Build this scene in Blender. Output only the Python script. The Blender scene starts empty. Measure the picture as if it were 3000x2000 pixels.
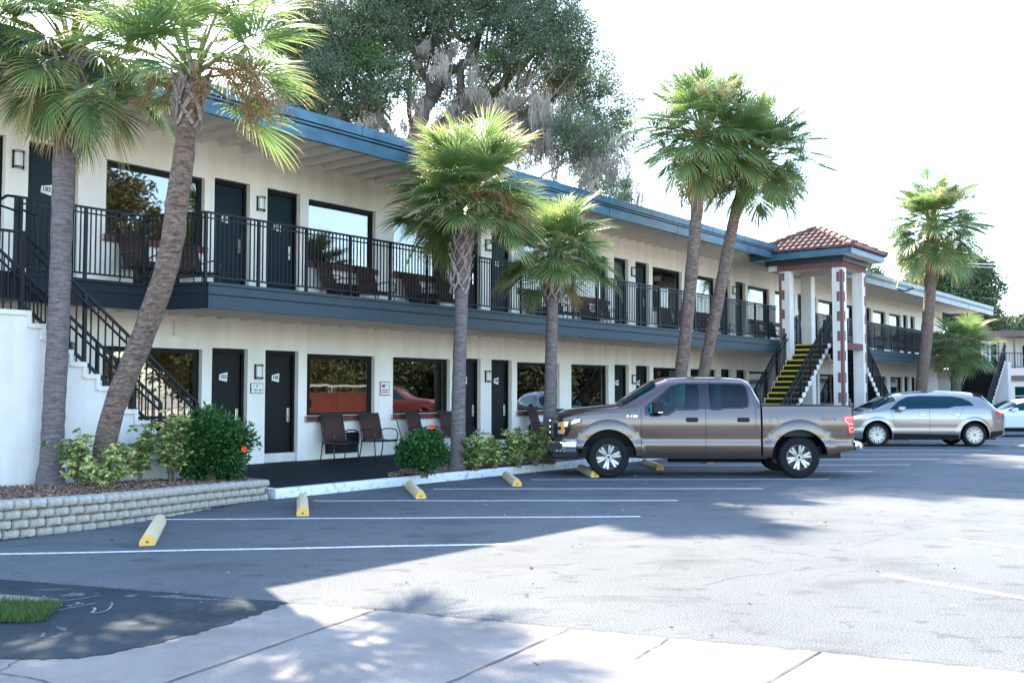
import bpy, bmesh, math, random
import numpy as np
from mathutils import Vector, Matrix
from mathutils.geometry import delaunay_2d_cdt
random.seed(7); rng = np.random.default_rng(7)
R = math.radians
scene = bpy.context.scene
COL = scene.collection

# ------------------------------------------------------------------ camera
F_PX = 2917.0; PITCH = math.atan(150 / F_PX); EYE = 1.64
cam_d = bpy.data.cameras.new('camera'); cam = bpy.data.objects.new('camera', cam_d); COL.objects.link(cam)
cam.location = (0, 0, EYE); cam.rotation_euler = (R(90) + PITCH, 0, 0)
cam_d.sensor_width = 36; cam_d.lens = F_PX / 3000 * 36; cam_d.clip_end = 2000; cam_d.clip_start = 0.05
scene.camera = cam

# ------------------------------------------------------------------ light
SUN_EL = 40.5; SH = Vector((0.43, -0.90, 0)).normalized()          # shadows fall along SH
sun_dir = Vector((-SH.x * math.cos(R(SUN_EL)), -SH.y * math.cos(R(SUN_EL)), math.sin(R(SUN_EL))))
sd_ = bpy.data.lights.new('sun', 'SUN'); sun = bpy.data.objects.new('sun', sd_); COL.objects.link(sun)
sd_.energy = 4.0; sd_.angle = R(0.55); sd_.color = (1.0, 0.88, 0.72)
sun.rotation_euler = sun_dir.to_track_quat('Z', 'Y').to_euler()
w = bpy.data.worlds.new('World'); scene.world = w; w.use_nodes = True
nt = w.node_tree; bg = nt.nodes['Background']
sky = nt.nodes.new('ShaderNodeTexSky'); sky.sky_type = 'NISHITA'; sky.sun_disc = False
sky.sun_elevation = R(SUN_EL); sky.sun_rotation = math.atan2(sun_dir.x, sun_dir.y)
sky.air_density = 1.0; sky.dust_density = 1.0; sky.ozone_density = 2.2
nt.links.new(sky.outputs[0], bg.inputs[0]); bg.inputs[1].default_value = 0.15
scene.view_settings.view_transform = 'Standard'; scene.view_settings.look = 'None'
scene.view_settings.exposure = 2.92; scene.view_settings.gamma = 1.0
scene.cycles.max_bounces = 8; scene.cycles.transparent_max_bounces = 24
scene.cycles.caustics_reflective = False; scene.cycles.caustics_refractive = False

# ------------------------------------------------------------------ geometry of the place
_cp, _sp = math.cos(PITCH), math.sin(PITCH)
def ray(x, y):
    u_, v_ = (x - 1500) / F_PX, (y - 1000) / F_PX
    return Vector((u_, _cp + _sp * v_, _sp - _cp * v_))
def gz(x, y, z=0.0):                     # point of the level z seen at photo pixel x, y
    r = ray(x, y); return Vector((0, 0, EYE)) + r * ((z - EYE) / r.z)
def gY(x, y, Y):                         # point at distance Y
    r = ray(x, y); return Vector((0, 0, EYE)) + r * (Y / r.y)
TH = math.atan(2290 * _cp / F_PX)
U = Vector((math.sin(TH), math.cos(TH), 0)); N = Vector((math.cos(TH), -math.sin(TH), 0))
W0 = Vector((-4.962, 20.091, 0)); BANG = R(90) - TH
def P(s, d, z=0.0): return W0 + U * s + N * d + Vector((0, 0, z))
def toSD(p): q = Vector(p) - W0; return q.dot(U), q.dot(N)

# ------------------------------------------------------------------ materials
def lin(h):
    h = h.lstrip('#'); v = [int(h[i:i + 2], 16) / 255 for i in (0, 2, 4)]
    return tuple(c / 12.92 if c <= .04045 else ((c + .055) / 1.055) ** 2.4 for c in v) + (1,)
def C4(c): return tuple(c) + (1,) if len(c) == 3 else tuple(c)
MATS = {}
def mat(name, col, rough=.6, metal=0, spec=.5, col2=None, nscale=3, ndetail=6, bump=0, bscale=40, coat=0, mix=(.35, .65), stretch=None, trans=0, tint=None, rndobj=0, speck=None, emit=None):
    m = bpy.data.materials.new(name); m.use_nodes = True; MATS[name] = m
    t = m.node_tree; b = t.nodes['Principled BSDF']; L = t.links.new
    b.inputs['Base Color'].default_value = C4(col); b.inputs['Roughness'].default_value = rough
    b.inputs['Metallic'].default_value = metal; b.inputs['Specular IOR Level'].default_value = spec
    if coat: b.inputs['Coat Weight'].default_value = coat; b.inputs['Coat Roughness'].default_value = .03
    tc = t.nodes.new('ShaderNodeTexCoord'); src = tc.outputs['Object']
    if stretch:
        mp = t.nodes.new('ShaderNodeMapping'); mp.inputs['Scale'].default_value = stretch; L(src, mp.inputs[0]); src = mp.outputs[0]
    cs = None
    if col2 is not None:
        n = t.nodes.new('ShaderNodeTexNoise'); n.inputs['Scale'].default_value = nscale; n.inputs['Detail'].default_value = ndetail; n.inputs['Roughness'].default_value = .65
        L(src, n.inputs['Vector'])
        r = t.nodes.new('ShaderNodeValToRGB'); r.color_ramp.elements[0].position = mix[0]; r.color_ramp.elements[1].position = mix[1]
        r.color_ramp.elements[0].color = C4(col); r.color_ramp.elements[1].color = C4(col2)
        L(n.outputs[0], r.inputs[0]); cs = r.outputs[0]
    if tint is not None:                 # attribute 'tint' 0..1 -> ramp of colours
        a = t.nodes.new('ShaderNodeAttribute'); a.attribute_name = 'tint'
        r = t.nodes.new('ShaderNodeValToRGB'); els = r.color_ramp.elements
        els[0].position = tint[0][0]; els[0].color = C4(tint[0][1]); els[1].position = tint[-1][0]; els[1].color = C4(tint[-1][1])
        for p_, c_ in tint[1:-1]:
            e = els.new(p_); e.color = C4(c_)
        v = a.outputs['Fac']
        if rndobj:
            oi = t.nodes.new('ShaderNodeObjectInfo'); ma = t.nodes.new('ShaderNodeMath'); ma.operation = 'MULTIPLY_ADD'
            L(oi.outputs['Random'], ma.inputs[0]); ma.inputs[1].default_value = rndobj; L(v, ma.inputs[2]); v = ma.outputs[0]
        L(v, r.inputs[0]); cs = r.outputs[0]
    if speck:                            # fine grain: (scale, amount)
        n2 = t.nodes.new('ShaderNodeTexNoise'); n2.inputs['Scale'].default_value = speck[0]; n2.inputs['Detail'].default_value = 3
        L(tc.outputs['Object'], n2.inputs['Vector'])
        mr = t.nodes.new('ShaderNodeMapRange'); mr.inputs[1].default_value = .3; mr.inputs[2].default_value = .7
        mr.inputs[3].default_value = 1 - speck[1]; mr.inputs[4].default_value = 1 + speck[1]; L(n2.outputs[0], mr.inputs[0])
        mx = t.nodes.new('ShaderNodeVectorMath'); mx.operation = 'SCALE'
        if cs is not None: L(cs, mx.inputs[0])
        else: mx.inputs[0].default_value = C4(col)[:3]
        L(mr.outputs[0], mx.inputs['Scale']); cs = mx.outputs[0]
    if cs is not None: L(cs, b.inputs['Base Color'])
    if bump:
        nb = t.nodes.new('ShaderNodeTexNoise'); nb.inputs['Scale'].default_value = bscale; nb.inputs['Detail'].default_value = 5; L(src, nb.inputs['Vector'])
        bp = t.nodes.new('ShaderNodeBump'); bp.inputs['Strength'].default_value = bump; bp.inputs['Distance'].default_value = .02
        L(nb.outputs[0], bp.inputs['Height']); L(bp.outputs[0], b.inputs['Normal'])
    if trans:
        tr = t.nodes.new('ShaderNodeBsdfTranslucent'); ms = t.nodes.new('ShaderNodeMixShader'); ms.inputs[0].default_value = trans
        if cs is not None: L(cs, tr.inputs[0])
        else: tr.inputs[0].default_value = C4(col)
        L(b.outputs[0], ms.inputs[1]); L(tr.outputs[0], ms.inputs[2]); L(ms.outputs[0], t.nodes['Material Output'].inputs[0])
    return m

def chain_mul(m, build):
    """build(t, L, coord_output) -> colour factor output; multiplies the base colour"""
    t = m.node_tree; b = t.nodes['Principled BSDF']; L = t.links.new
    tc = t.nodes.new('ShaderNodeTexCoord'); f = build(t, L, tc.outputs['Object'])
    mx = t.nodes.new('ShaderNodeMix'); mx.data_type = 'RGBA'; mx.blend_type = 'MULTIPLY'; mx.inputs[0].default_value = 1
    if b.inputs['Base Color'].is_linked: L(b.inputs['Base Color'].links[0].from_socket, mx.inputs[6])
    else: mx.inputs[6].default_value = b.inputs['Base Color'].default_value
    L(f, mx.inputs[7]); L(mx.outputs[2], b.inputs['Base Color'])
def nz(t, L, src, scale, lo, hi, c0, c1, stretch=None, detail=6, dist=0):
    if stretch:
        mp = t.nodes.new('ShaderNodeMapping'); mp.inputs['Scale'].default_value = stretch; L(src, mp.inputs[0]); src = mp.outputs[0]
    n = t.nodes.new('ShaderNodeTexNoise'); n.inputs['Scale'].default_value = scale; n.inputs['Detail'].default_value = detail; n.inputs['Distortion'].default_value = dist
    L(src, n.inputs['Vector']); r = t.nodes.new('ShaderNodeValToRGB')
    r.color_ramp.elements[0].position = lo; r.color_ramp.elements[1].position = hi
    r.color_ramp.elements[0].color = (c0, c0, c0, 1); r.color_ramp.elements[1].color = (c1, c1, c1, 1)
    L(n.outputs[0], r.inputs[0]); return r.outputs[0]

m_asph = mat('asphalt', (.093, .103, .107), .9, spec=.2, col2=(.122, .132, .136), nscale=.5, mix=(.3, .7), bump=.9, bscale=120, speck=(70, .55))
chain_mul(m_asph, lambda t, L, s: nz(t, L, s, .9, .32, .45, .78, 1.0, (1, 1.7, 1), 8, .4))
chain_mul(m_asph, lambda t, L, s: nz(t, L, s, .22, .3, .62, .86, 1.08))
chain_mul(m_asph, lambda t, L, s: nz(t, L, s, 3.2, .33, .41, .72, 1.0, (1, 1.5, 1), 8, .5))
m_seal = mat('sealed_asphalt', (.013, .022, .028), .85, spec=.15, col2=(.024, .037, .045), nscale=1.1, bump=.35, bscale=60, speck=(60, .22))
chain_mul(m_seal, lambda t, L, s: nz(t, L, s, 7, .64, .76, 1.0, 2.6, (1, 2.2, 1), 10, .6))
m_conc = mat('apron_concrete', (.140, .132, .120), .85, spec=.3, col2=(.188, .178, .162), nscale=1.2, bump=.3, bscale=70, speck=(45, .10))
chain_mul(m_conc, lambda t, L, s: nz(t, L, s, 3.2, .2, .42, .78, 1.0))
m_ground = mat('far_ground', (.22, .21, .18), .9, col2=(.28, .26, .22), nscale=.2)
m_bounce = mat('pale_bounce_concrete', (.42, .39, .34), .85, col2=(.48, .45, .40), nscale=.6)  # kept pale to throw sunlight back at the upper walls
m_joint = mat('joint_tar', (.025, .024, .024), .9)
m_line = mat('line_paint', (.62, .63, .64), .7, col2=(.22, .24, .25), nscale=16, mix=(.45, .72), speck=(60, .2))
m_scuff = mat('scuffed_paint', (.075, .085, .09), .85, col2=(.014, .023, .029), nscale=26, mix=(.46, .56))
m_walk = mat('walkway_coating', (.006, .010, .013), .8, spec=.2, col2=(.010, .015, .019), nscale=2, bump=.2, bscale=90)
m_mulch = mat('mulch', (.13, .075, .05), .95, col2=(.30, .19, .13), nscale=28, bump=1.0, bscale=45, speck=(70, .5))
m_chip = mat('mulch_chip', (.2, .1, .06), .9, tint=[(0, (.07, .035, .022)), (.5, (.20, .115, .075)), (1, (.42, .30, .22))])
m_kerb = mat('kerb_paint', (.70, .71, .71), .7, col2=(.30, .30, .29), nscale=9, mix=(.54, .66), bump=.3, bscale=30)
m_block = mat('block_stone', (.26, .235, .195), .95, col2=(.48, .43, .35), nscale=5, bump=1.0, bscale=28, speck=(50, .18))
chain_mul(m_block, lambda t, L, s: nz(t, L, s, 6, .25, .42, .45, 1.0))
m_wall = mat('stucco', (.90, .85, .75), .85, spec=.25, col2=(.86, .81, .715), nscale=2.5, bump=.12, bscale=35)
chain_mul(m_wall, lambda t, L, s: nz(t, L, s, 1.0, .36, .62, .91, 1.0, (3.5, 3.5, .22)))
chain_mul(m_wall, lambda t, L, s: nz(t, L, s, 7, .24, .34, .86, 1.0))
m_white = mat('white_masonry', (.72, .68, .61), .8, spec=.3, col2=(.67, .63, .565), nscale=3, bump=.15, bscale=20)
chain_mul(m_white, lambda t, L, s: nz(t, L, s, 1.6, .34, .6, .86, 1.0, (2.5, 2.5, .25)))
m_soff = mat('soffit_paint', (.82, .77, .69), .8, col2=(.77, .725, .65), nscale=5)
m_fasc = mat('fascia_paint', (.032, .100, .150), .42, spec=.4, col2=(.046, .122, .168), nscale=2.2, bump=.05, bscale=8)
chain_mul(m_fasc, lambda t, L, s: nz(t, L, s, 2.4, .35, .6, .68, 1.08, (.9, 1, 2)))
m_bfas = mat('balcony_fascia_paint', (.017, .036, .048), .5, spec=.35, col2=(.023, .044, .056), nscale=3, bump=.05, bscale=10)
m_bshade = mat('balcony_painted_shade', (.004, .009, .013), .6, spec=.25)  # fascia colour darkened to stand for its shade
m_groove = mat('groove_dark', (.008, .012, .016), .8)
m_rail = mat('rail_paint', (.004, .006, .008), .5, spec=.3)
m_deck = mat('deck_coating', (.10, .11, .12), .8)
m_doorU = mat('door_teal', (.003, .015, .021), .5, spec=.25, col2=(.004, .018, .025), nscale=2)
m_doorL = mat('door_black', (.004, .005, .005), .5, spec=.25)
m_frame = mat('frame_black', (.003, .004, .005), .5, spec=.25)
m_brick = mat('brick_red', (.11, .034, .028), .85, col2=(.165, .056, .045), nscale=14, bump=.4, bscale=50)
m_mort = mat('mortar', (.50, .42, .38), .9)
m_plate = mat('plate_white', (.78, .78, .72), .5)
m_ink = mat('ink_dark', (.03, .03, .03), .6)
m_steel = mat('brushed_steel', (.62, .60, .56), .25, metal=1)
m_lampw = mat('lamp_glass', (.72, .73, .70), .35, col2=(.66, .68, .66), nscale=6)
m_ptac = mat('grille_black', (.008, .009, .010), .6)
m_curt = mat('curtain_cloth', (.42, .29, .17), .9, col2=(.62, .46, .30), nscale=2, stretch=(14, 14, .4), trans=.15)
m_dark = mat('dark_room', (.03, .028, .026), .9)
m_yel = mat('nosing_yellow', (.72, .56, .02), .5, col2=(.60, .46, .03), nscale=20)
m_stop = mat('stop_paint', (.62, .47, .25), .7, col2=(.60, .49, .32), nscale=5, bump=.4, bscale=50, speck=(60, .1))
chain_mul(m_stop, lambda t, L, s: nz(t, L, s, 9, .26, .36, .5, 1.0))
m_stopend = mat('stop_end_paint', (.72, .42, .07), .6, col2=(.64, .37, .08), nscale=10, bump=.3)
m_tile = mat('roof_tile', (.065, .027, .021), .85, col2=(.155, .080, .062), nscale=5, bump=.4, bscale=30)
m_sling = mat('sling_cloth', (.050, .029, .023), .8, spec=.2, col2=(.064, .038, .030), nscale=30)
m_chair = mat('chair_frame', (.030, .022, .020), .35, spec=.6)
m_bark = mat('palm_bark', (.085, .068, .064), .95, col2=(.20, .165, .155), nscale=5, stretch=(1.2, 1.2, 7), bump=1.0, bscale=9, speck=(40, .2))
m_bark2 = mat('palm_bark_brown', (.060, .042, .034), .95, col2=(.24, .165, .125), nscale=6, stretch=(1.5, 1.5, 5), bump=1.0, bscale=11, speck=(30, .25))
m_boot = mat('boot_husk', (.17, .13, .11), .9, col2=(.36, .30, .27), nscale=5, bump=.6, bscale=20)
m_pet = mat('petiole_green', (.13, .19, .045), .5, col2=(.22, .24, .06), nscale=3, trans=.15)
m_frond = mat('palm_leaf', (.05, .12, .04), .38, spec=.5, tint=[(0, (.085, .155, .036)), (.45, (.125, .205, .066)), (.78, (.20, .28, .085)), (1.0, (.48, .42, .17)), ], rndobj=.22, trans=.42)
m_dead = mat('palm_leaf_dry', (.30, .22, .10), .7, tint=[(0, (.14, .15, .04)), (1, (.46, .33, .14))], trans=.3)
m_seed = mat('seed_spray', (.30, .20, .09), .8, tint=[(0, (.16, .15, .04)), (.5, (.30, .20, .08)), (1, (.42, .24, .13))], rndobj=.1, trans=.15)
m_flow = mat('cream_spray', (.55, .50, .26), .8, tint=[(0, (.35, .33, .12)), (1, (.72, .66, .38))], trans=.3)
m_oakb = mat('oak_bark', (.09, .075, .065), .95, col2=(.17, .145, .125), nscale=5, bump=1, bscale=12)
m_oak = mat('oak_leaf', (.04, .07, .035), .55, spec=.3, tint=[(0, (.060, .098, .052)), (.5, (.110, .155, .085)), (1, (.24, .28, .16))], trans=.40)
m_ivy = mat('bright_leaf', (.06, .12, .03), .5, tint=[(0, (.035, .08, .02)), (1, (.11, .19, .04))], trans=.3)
m_moss = mat('hanging_moss', (.21, .19, .17), .95, tint=[(0, (.20, .17, .135)), (1, (.55, .49, .41))], trans=.35)
m_hib = mat('hibiscus_leaf', (.03, .11, .03), .4, spec=.4, tint=[(0, (.012, .05, .012)), (.6, (.03, .105, .022)), (1, (.075, .19, .03))], trans=.25)
m_vari = mat('variegated_leaf', (.3, .3, .05), .4, spec=.5, tint=[(0, (.045, .11, .03)), (.45, (.09, .18, .04)), (.6, (.48, .46, .14)), (1, (.66, .62, .26))], trans=.25)
m_flower = mat('flower_orange', (.85, .09, .02), .6, trans=.2)
m_stem = mat('stem_brown', (.16, .12, .09), .9)
m_grass = mat('grass_blade', (.06, .20, .02), .6, tint=[(0, (.04, .085, .02)), (1, (.13, .22, .05))], trans=.35)
m_straw = mat('straw', (.42, .34, .2), .9)
m_rubber = mat('tyre_rubber', (.007, .007, .008), .8, spec=.25, bump=.3, bscale=60)
m_rim = mat('rim_alloy', (.38, .39, .40), .32, metal=.85)
m_rimd = mat('rim_dark', (.03, .03, .032), .5)
m_glassc = mat('car_glass', (.002, .026, .036), .03, spec=.22)
m_chrome = mat('chrome', (.75, .77, .78), .08, metal=1)
m_blk = mat('black_plastic', (.004, .005, .006), .5, spec=.3)
m_gloss = mat('black_gloss', (.008, .009, .010), .12)
m_truck = mat('truck_paint', (.072, .046, .036), .30, metal=.5, coat=1)
m_suv = mat('suv_paint', (.215, .205, .195), .30, metal=.6, coat=1)
m_carw = mat('white_paint', (.70, .74, .78), .28, coat=1)
m_red = mat('red_paint', (.085, .010, .007), .4, coat=.4)
m_amber = mat('amber_lens', (.85, .26, .01), .2)
m_lens = mat('lamp_lens', (.62, .66, .68), .1, metal=.5)
m_redl = mat('red_lens', (.70, .03, .02), .15)
m_redc = mat('pale_lens', (.85, .45, .40), .2)
m_decal = mat('decal_tan', (.32, .10, .05), .5)
m_decal2 = mat('decal_grey', (.16, .13, .11), .5)
m_far = mat('far_stucco', (.74, .70, .64), .85, col2=(.68, .64, .58), nscale=1)
m_pink = mat('pink_band', (.72, .57, .48), .8)
m_brown = mat('brown_trim', (.15, .10, .082), .7)
m_metal = mat('sheet_metal', (.55, .55, .53), .35, metal=.6, col2=(.62, .6, .56), nscale=.8)
m_wire = mat('wire', (.35, .35, .36), .7)
m_wood = mat('pole_wood', (.18, .14, .11), .9)

def glass(name, tint, refl):
    m = bpy.data.materials.new(name); m.use_nodes = True; t = m.node_tree; t.nodes.remove(t.nodes['Principled BSDF'])
    g = t.nodes.new('ShaderNodeBsdfGlossy'); g.inputs[1].default_value = .02; g.inputs[0].default_value = (.9, .95, 1, 1); a = t.nodes.new('ShaderNodeBsdfTransparent'); a.inputs[0].default_value = C4(tint)
    f = t.nodes.new('ShaderNodeFresnel'); f.inputs[0].default_value = 1.45; q = t.nodes.new('ShaderNodeMath'); q.operation = 'MULTIPLY'; q.inputs[1].default_value = refl; x = t.nodes.new('ShaderNodeMixShader')
    t.links.new(f.outputs[0], q.inputs[0]); t.links.new(q.outputs[0], x.inputs[0]); t.links.new(a.outputs[0], x.inputs[1]); t.links.new(g.outputs[0], x.inputs[2]); t.links.new(x.outputs[0], t.nodes['Material Output'].inputs[0]); return m
m_gl_front = glass('clear_teal_glass', (.16, .62, .68), .8); m_gl_rear = glass('privacy_glass', (.06, .24, .31), .8)
m_seat = mat('seat_cloth', (.10, .09, .08), .9)
# window glass: tinted film, part mirror and part see-through
m_win = bpy.data.materials.new('window_film'); m_win.use_nodes = True
_t = m_win.node_tree; _t.nodes.remove(_t.nodes['Principled BSDF'])
_g = _t.nodes.new('ShaderNodeBsdfGlossy'); _g.inputs[0].default_value = (.60, .62, .62, 1); _g.inputs[1].default_value = .012
_tr = _t.nodes.new('ShaderNodeBsdfTransparent'); _tr.inputs[0].default_value = (.72, .66, .56, 1)
_mx = _t.nodes.new('ShaderNodeMixShader'); _lw = _t.nodes.new('ShaderNodeLayerWeight'); _lw.inputs[0].default_value = .3
_mr = _t.nodes.new('ShaderNodeMapRange'); _mr.inputs[3].default_value = .28; _mr.inputs[4].default_value = .9
_t.links.new(_lw.outputs['Fresnel'], _mr.inputs[0]); _t.links.new(_mr.outputs[0], _mx.inputs[0])
_t.links.new(_tr.outputs[0], _mx.inputs[1]); _t.links.new(_g.outputs[0], _mx.inputs[2]); _t.links.new(_mx.outputs[0], _t.nodes['Material Output'].inputs[0])
_nb = _t.nodes.new('ShaderNodeTexNoise'); _nb.inputs['Scale'].default_value = .9; _bp = _t.nodes.new('ShaderNodeBump'); _bp.inputs['Strength'].default_value = .04; _bp.inputs['Distance'].default_value = .05
_tc = _t.nodes.new('ShaderNodeTexCoord'); _t.links.new(_tc.outputs['Object'], _nb.inputs['Vector']); _t.links.new(_nb.outputs[0], _bp.inputs['Height']); _t.links.new(_bp.outputs[0], _g.inputs['Normal'])

# ------------------------------------------------------------------ mesh helpers
def tag(o, label=None, cat=None, group=None, kind=None):
    if label: o['label'] = label
    if cat: o['category'] = cat
    if group: o['group'] = group
    if kind: o['kind'] = kind
    return o
class MB:
    def __init__(s): s.v = []; s.f = []; s.m = []; s.mi = 0
    def add(s, vs, fs, mi=None):
        o = len(s.v); s.v += [tuple(p) for p in vs]; mi = s.mi if mi is None else mi
        for f in fs: s.f.append(tuple(i + o for i in f)); s.m.append(mi)
        return s
    def box(s, x0, x1, y0, y1, z0, z1, mi=None, M=None):
        x0, x1 = min(x0, x1), max(x0, x1); y0, y1 = min(y0, y1), max(y0, y1); z0, z1 = min(z0, z1), max(z0, z1)
        vs = [Vector((x, y, z)) for z in (z0, z1) for y in (y0, y1) for x in (x0, x1)]
        if M is not None: vs = [M @ v for v in vs]
        return s.add(vs, [(0, 2, 3, 1), (4, 5, 7, 6), (0, 1, 5, 4), (2, 6, 7, 3), (0, 4, 6, 2), (1, 3, 7, 5)], mi)
    def bar(s, a, b, w, h=None, mi=None, up=(0, 0, 1)):          # rectangular bar from a to b
        a, b = Vector(a), Vector(b); h = w if h is None else h; d = (b - a)
        L = d.length
        if L < 1e-6: return s
        d.normalize(); u = Vector(up)
        if abs(d.dot(u)) > .98: u = Vector((1, 0, 0))
        x = d.cross(u).normalized(); z = x.cross(d)
        M = Matrix(((x.x, d.x, z.x, a.x), (x.y, d.y, z.y, a.y), (x.z, d.z, z.z, a.z), (0, 0, 0, 1)))
        return s.box(-w / 2, w / 2, 0, L, -h / 2, h / 2, mi, M)
    def tube(s, pts, rad, n=8, mi=None, cap=True):
        pts = [Vector(p) for p in pts]; k = len(pts)
        if not hasattr(rad, '__len__'): rad = [rad] * k
        vs = []; fs = []; ref = None
        for i, p in enumerate(pts):
            d = (pts[min(i + 1, k - 1)] - pts[max(i - 1, 0)]).normalized()
            if ref is None:
                ref = Vector((1, 0, 0)) if abs(d.x) < .8 else Vector((0, 1, 0))
            x = (ref - d * ref.dot(d)).normalized(); y = d.cross(x); ref = x
            for j in range(n):
                a = 2 * math.pi * j / n; vs.append(p + (x * math.cos(a) + y * math.sin(a)) * rad[i])
        for i in range(k - 1):
            for j in range(n):
                fs.append((i * n + j, i * n + (j + 1) % n, (i + 1) * n + (j + 1) % n, (i + 1) * n + j))
        if cap: fs.append(tuple(range(n - 1, -1, -1))); fs.append(tuple((k - 1) * n + j for j in range(n)))
        return s.add(vs, fs, mi)
    def prism(s, poly, a, b, axis='y', mi=None):                 # polygon extruded along an axis between a and b
        def V(p, t): return (p[0], t, p[1]) if axis == 'y' else ((p[0], p[1], t) if axis == 'z' else (t, p[0], p[1]))
        n = len(poly); vs = [V(p, a) for p in poly] + [V(p, b) for p in poly]
        fs = [tuple(range(n)), tuple(range(2 * n - 1, n - 1, -1))] + [(i, i + n, (i + 1) % n + n, (i + 1) % n) for i in range(n)]
        return s.add(vs, fs, mi)
    def grid(s, rows, mi=None, close=False):
        n = len(rows[0]); vs = [p for r in rows for p in r]; fs = []
        for i in range(len(rows) - 1):
            for j in range(n - (0 if close else 1)):
                fs.append((i * n + j, i * n + (j + 1) % n, (i + 1) * n + (j + 1) % n, (i + 1) * n + j))
        return s.add(vs, fs, mi)
    def build(s, name, mats, parent=None, smooth=False, fix=True, loc=None, rz=None, bevel=0):
        me = bpy.data.meshes.new(name); me.from_pydata(s.v, [], s.f)
        mats = mats if isinstance(mats, (list, tuple)) else [mats]
        for m in mats: me.materials.append(m)
        if len(mats) > 1: me.polygons.foreach_set('material_index', s.m)
        if fix:
            bm = bmesh.new(); bm.from_mesh(me); bmesh.ops.recalc_face_normals(bm, faces=bm.faces); bm.to_mesh(me); bm.free()
        if smooth:
            me.polygons.foreach_set('use_smooth', [True] * len(me.polygons))
            if smooth is not True: me.set_sharp_from_angle(angle=R(smooth))
        me.update(); o = bpy.data.objects.new(name, me); COL.objects.link(o)
        if parent: o.parent = parent
        if loc is not None: o.location = loc
        if rz is not None: o.rotation_euler = (0, 0, rz)
        if bevel:
            md = o.modifiers.new('bevel', 'BEVEL'); md.width = bevel; md.segments = 2; md.limit_method = 'ANGLE'
        return o
def npmesh(name, V, F, mats, tint=None, parent=None, smooth=False):
    me = bpy.data.meshes.new(name); V = np.asarray(V, np.float32); F = np.asarray(F, np.int32); k = F.shape[1]
    me.vertices.add(len(V)); me.vertices.foreach_set('co', V.ravel())
    me.loops.add(F.size); me.loops.foreach_set('vertex_index', F.ravel())
    me.polygons.add(len(F)); me.polygons.foreach_set('loop_start', np.arange(0, F.size, k, dtype=np.int32))
    me.update(calc_edges=True)
    if tint is not None:
        a = me.attributes.new('tint', 'FLOAT', 'POINT'); a.data.foreach_set('value', np.asarray(tint, np.float32))
    if smooth: me.polygons.foreach_set('use_smooth', [True] * len(F))
    for m in (mats if isinstance(mats, (list, tuple)) else [mats]): me.materials.append(m)
    o = bpy.data.objects.new(name, me); COL.objects.link(o)
    if parent: o.parent = parent
    return o
def empty(name, loc=(0, 0, 0), rz=0, label=None, cat=None, group=None):
    o = bpy.data.objects.new(name, None); COL.objects.link(o); o.empty_display_size = .3
    o.location = loc; o.rotation_euler = (0, 0, rz); return tag(o, label, cat, group)
def copy_tree(o, parent=None):
    c = o.copy(); COL.objects.link(c); c.parent = parent
    for ch in o.children: copy_tree(ch, c)
    return c
def text_mesh(name, s, size, mt, parent, depth=.004, bold=0.0):
    cu = bpy.data.curves.new(name, 'FONT'); cu.body = s; cu.size = size; cu.extrude = depth; cu.align_x = 'CENTER'; cu.align_y = 'CENTER'; cu.offset = bold
    o = bpy.data.objects.new(name, cu); COL.objects.link(o)
    dg = bpy.context.evaluated_depsgraph_get(); me = bpy.data.meshes.new_from_object(o.evaluated_get(dg)); me.name = name
    bpy.data.objects.remove(o); bpy.data.curves.remove(cu)
    me.materials.clear(); me.materials.append(mt)
    r = bpy.data.objects.new(name, me); COL.objects.link(r); r.parent = parent; return r
def leaves(c, n_dir, L, Wd, fold=.25, r=rng):
    """c (n,3) centres, n_dir (n,3) growing direction, L length, Wd width -> V, F (2 tris each as quads folded)"""
    n = len(c); d = n_dir / np.linalg.norm(n_dir, axis=1, keepdims=True)
    q = r.normal(size=(n, 3)); s = np.cross(d, q); s /= np.linalg.norm(s, axis=1, keepdims=True) + 1e-9
    up = np.cross(s, d); L = np.broadcast_to(L, n)[:, None]; Wd = np.broadcast_to(Wd, n)[:, None]
    a = c; b = c + d * L * .45 + s * Wd / 2 + up * Wd * fold; t = c + d * L - up * L * .08; e = c + d * L * .45 - s * Wd / 2 + up * Wd * fold
    V = np.stack([a, b, t, e], 1).reshape(-1, 3); F = np.arange(4 * n).reshape(-1, 4)
    F3 = np.concatenate([F[:, [0, 1, 2]], F[:, [0, 2, 3]]]); return V, F3
BROOT = dict(loc=W0, rz=BANG)
# ================================================================== GROUND
def sheet(name, pts, z, m, z1=None):
    me = bpy.data.meshes.new(name); me.from_pydata([(p[0], p[1], z) for p in pts], [], [tuple(range(len(pts)))]); me.materials.append(m)
    bm = bmesh.new(); bm.from_mesh(me); bmesh.ops.triangulate(bm, faces=bm.faces); bmesh.ops.recalc_face_normals(bm, faces=bm.faces)
    for f in bm.faces:
        if f.normal.z < 0: f.normal_flip()
    bm.to_mesh(me); bm.free(); o = bpy.data.objects.new(name, me); COL.objects.link(o); return tag(o, kind='structure')
sheet('ground', [(-900, -300), (900, -300), (900, 1500), (-900, 1500)], -.12, m_ground)
lot = MB(); lot.box(-60, 80, -12, 110, -.3, 0); tag(lot.build('parking_lot', m_asph), kind='structure')
def jag(pts, amp, step=.12, seed=1):
    r = random.Random(seed); out = []
    for a, b in zip(pts, pts[1:]):
        a, b = Vector(a[:2]), Vector(b[:2]); k = max(1, int((b - a).length / step))
        for i in range(k):
            p = a.lerp(b, i / k); out.append((p.x + r.uniform(-amp, amp), p.y + r.uniform(-amp, amp)))
    out.append(tuple(pts[-1][:2])); return out
edge_px = [(0, 1698), (300, 1722), (689, 1755), (1103, 1787), (1500, 1825), (1960, 1869), (2402, 1910), (3000, 1971)]
edge = [gz(x, y)[:2] for x, y in edge_px]
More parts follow.
